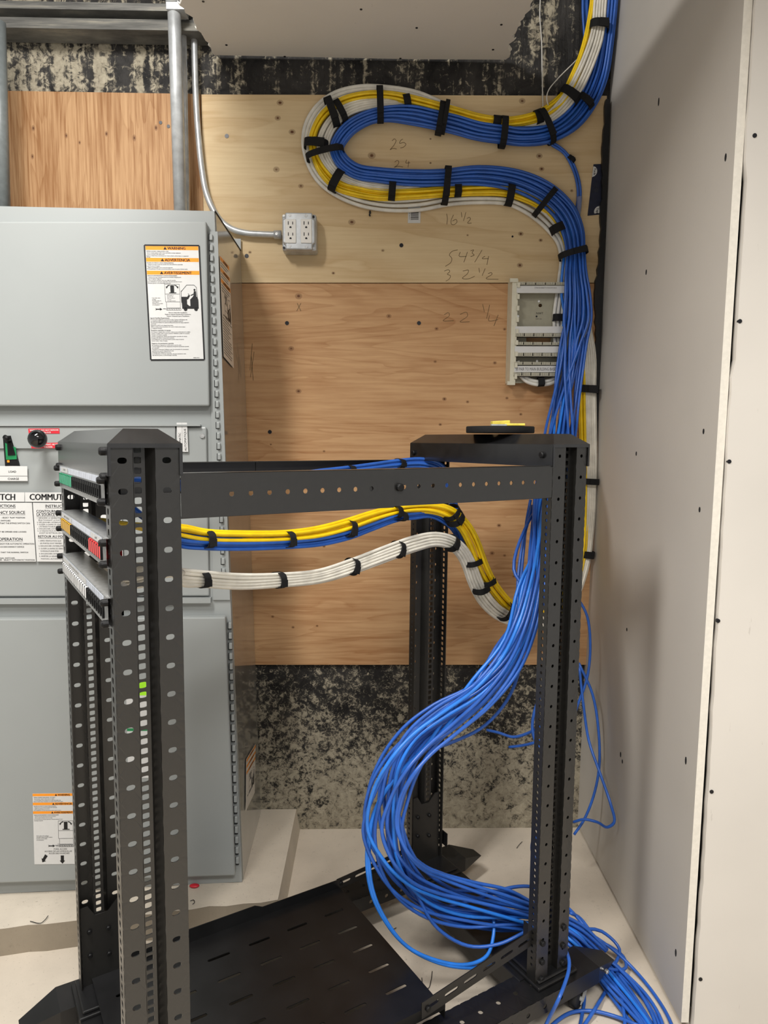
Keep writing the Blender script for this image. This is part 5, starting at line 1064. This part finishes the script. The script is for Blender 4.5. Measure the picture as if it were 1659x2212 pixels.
# ------------------------------------------------------------------ hook-and-loop straps
def strap(x, y, ang, ln, wd_, Yc, dep, label, group=None):
    c = oY(x, y, Yc); k = (c-CP).dot(FW)/F; a = math.radians(ang)
    ax = (CR*math.cos(a)-CU*math.sin(a)); ax.y = 0; ax.normalize(); by = Vector((0, 1, 0))
    if Yc < 2.0:     # these bundles run diagonally through the rack
        by = Vector((-.70, .714, 0)); ax = (Vector((.714, .70, 0))*ax.x*1.4+Vector((0, 0, ax.z))).normalized(); dep += .003
    tt = ax.cross(by).normalized()
    A, B, w = ln*k/2, dep, wd_*k/2; n = 28; vs = []; rr = random.Random(int(x*7+y))
    sk = rr.uniform(-.12, .12)
    for j in range(n):
        p = 2*math.pi*j/n; cs, sn = math.cos(p), math.sin(p); kk = (abs(cs)**2.6+abs(sn)**2.6)**(-1/2.6); cs *= kk; sn *= kk
        for g, o in ((-1, 0), (1, 0), (1, .0016), (-1, .0016)):
            vs.append(c+ax*(cs*(A+o))+by*(sn*(B+o))+tt*(w*g+sk*cs*A*.3))
    fs = [(j*4+q, j*4+(q+1) % 4, ((j+1) % n)*4+(q+1) % 4, ((j+1) % n)*4+q) for j in range(n) for q in range(4)]
    mb = MB(); mb.add(vs, fs)
    # loose tab end lying on the outside
    e0 = c-ax*(A*.2)+by*(-(B+.002)); e1 = c+ax*(A*.75)+by*(-(B+.0026))
    mb.hexa([e0-tt*w, e1-tt*w, e1+tt*w, e0+tt*w]+[p-by*.0016 for p in (e0-tt*w, e1-tt*w, e1+tt*w, e0+tt*w)])
    return tag(mb.build('cable_strap', M['velcro'], None), label, 'cable strap', group)
ST = [
 (1294, 57, 4, 40, 17, 2.20, .022, 'topmost black strap on the cable bundle near the ceiling'),
 (1229, 208, 35, 46, 19, 2.222, .024, 'black strap around yellow and white cables where they reach the plywood top'),
 (1262, 222, 40, 40, 15, 2.228, .024, 'black strap around the blue cables alone near the side wall'),
 (1163, 252, 70, 26, 16, 2.233, .016, 'small black strap on the yellow cables right of the loop top'),
 (1180, 274, 65, 74, 13, 2.224, .030, 'long black strap around the whole bundle at upper right of the loop'),
 (1087, 286, 95, 62, 14, 2.224, .030, 'upright black strap around the bundle above the pencilled sums'),
 (1073, 263, 95, 22, 17, 2.233, .016, 'small black strap on yellow cables beside the upright strap'),
 (952, 256, 100, 66, 14, 2.224, .030, 'left strap of the close pair at the middle of the upper run'),
 (962, 253, 100, 66, 9, 2.220, .033, 'right strap of the close pair at the middle of the upper run'),
 (879, 219, 80, 26, 15, 2.233, .016, 'small black strap on yellow cables left of the close pair'),
 (821, 226, 88, 72, 14, 2.224, .030, 'upright black strap near the top of the loop'),
 (717, 242, 68, 60, 16, 2.224, .028, 'slanting black strap on the upper left of the loop'),
 (735, 240, 62, 46, 14, 2.226, .024, 'second black strap beside the slanting one at upper left'),
 (683, 313, 5, 50, 18, 2.226, .024, 'wide black strap at the far left of the loop, upper of two'),
 (702, 332, -12, 82, 13, 2.222, .030, 'thin black strap crossing the whole bundle at the far left of the loop'),
 (727, 391, 118, 46, 18, 2.226, .024, 'black strap at lower left of the loop'),
 (847, 413, 94, 36, 15, 2.228, .020, 'black strap on the lower run above the barcode sticker'),
 (964, 401, 94, 78, 14, 2.222, .031, 'tall black strap in the middle of the lower run'),
 (989, 411, 88, 24, 15, 2.232, .016, 'short black strap just right of the tall strap on the lower run'),
 (1101, 422, 100, 42, 16, 2.228, .022, 'black strap on yellow and white cables at the right of the lower run'),
 (1177, 437, 128, 70, 12, 2.222, .031, 'slanting black strap where the lower run turns down'),
 (1204, 494, 155, 30, 18, 2.234, .018, 'black strap on the thick white cables where they turn down'),
 (1238, 548, -14, 60, 13, 2.212, .036, 'black strap gathering the bundle above the wiring block'),
 (1206, 687, 3, 22, 15, 2.222, .012, 'small black strap on white cables inside the wiring block'),
 (1168, 825, 86, 18, 14, 2.218, .012, 'small black strap on the white loop under the wiring block'),
 (1270, 841, 2, 44, 16, 2.222, .020, 'black strap on yellow and white cables right of the hanging blue fan'),
 (1274, 1040, 3, 40, 13, 2.219, .020, 'black strap on white cables in the gap right of the near post top'),
 (1266, 1197, 6, 32, 15, 2.221, .020, 'lowest black strap on the white cables beside the near post'),
 (1234, 344, 40, 16, 9, 2.246, .007, 'tiny black strap on the blue pair near the navy tape'),
 (447, 1165, 92, 34, 17, 1.39, .018, 'leftmost black strap on the yellow and blue cables in the rack'),
 (621, 1165, 92, 32, 15, 1.54, .018, 'second black strap from left on the yellow and blue cables'),
 (753, 1142, 100, 34, 16, 1.65, .018, 'third black strap from left on the yellow and blue cables'),
 (853, 1105, 95, 24, 14, 1.728, .018, 'black strap on yellow cables just under the top rail joint'),
 (863, 1115, 95, 19, 14, 1.735, .018, 'black strap on blue cables just under the top rail joint'),
 (974, 1107, 128, 38, 12, 1.812, .019, 'upper black strap where yellow cables turn down beside the far post'),
 (982, 1119, 128, 36, 16, 1.822, .020, 'lower black strap where yellow cables turn down beside the far post'),
 (437, 1252, 92, 32, 16, 1.38, .018, 'leftmost black strap on the white cables in the rack'),
 (601, 1253, 92, 32, 15, 1.52, .018, 'second black strap from left on the white cables in the rack'),
 (759, 1224, 104, 34, 15, 1.66, .018, 'third black strap from left on the white cables in the rack'),
 (858, 1187, 104, 34, 14, 1.74, .018, 'fourth black strap on the white cables, left of the far post'),
 (974, 1173, 118, 32, 17, 1.83, .018, 'black strap where the white cables turn down beside the far post'),
 (1017, 1214, -18, 36, 12, 1.885, .020, 'black strap joining yellow and white cables on the way down'),
 (1037, 1272, -28, 28, 14, 1.90, .017, 'black strap on white cables in the lower of the paired straps'),
 (1051, 1256, -28, 26, 12, 1.91, .017, 'black strap on yellow cables in the upper of the paired straps'),
 (1089, 1319, 120, 42, 15, 1.955, .020, 'lowest black strap on the yellow and white cables beside the hanging blue fan'),
 (755, 1014, 95, 16, 15, 1.75, .012, 'left black strap on the blue cables behind the top rail'),
 (863, 1001, 95, 18, 14, 1.82, .012, 'right black strap on the blue cables behind the top rail'),
]
for s_ in ST: strap(*s_)

# ------------------------------------------------------------------ wire scraps on the concrete
for lab, pts in (('tiny dark wire scrap on the concrete pad left of the rack', [(65, 1990, .074), (88, 1994, .074), (98, 1986, .075), (104, 1978, .076)]),
                 ('tiny curled wire scrap on the concrete pad right of the near front post', [(411, 1946, .074), (418, 1944, .075), (420, 1950, .074), (416, 1953, .074)]),
                 ('tiny bent wire scrap on the floor between shelf and rear crossbar', [(856, 2004, .002), (847, 2010, .003), (850, 2018, .002), (853, 2022, .002)]),
                 ('thin looped wire scrap on the floor just right of the shelf', [(934, 2098, .002), (931, 2118, .003), (925, 2135, .002), (915, 2132, .003), (911, 2112, .002)]),
                 ('tiny wire scrap on the floor behind the rack near the tarred wall', [(1116, 1832, .002), (1122, 1824, .003), (1128, 1818, .002)])):
    wire('wire_scrap', lab, [oZ(x, y, z+.001) for x, y, z in pts], .0009, M['screw_dark'], 'wire scrap')
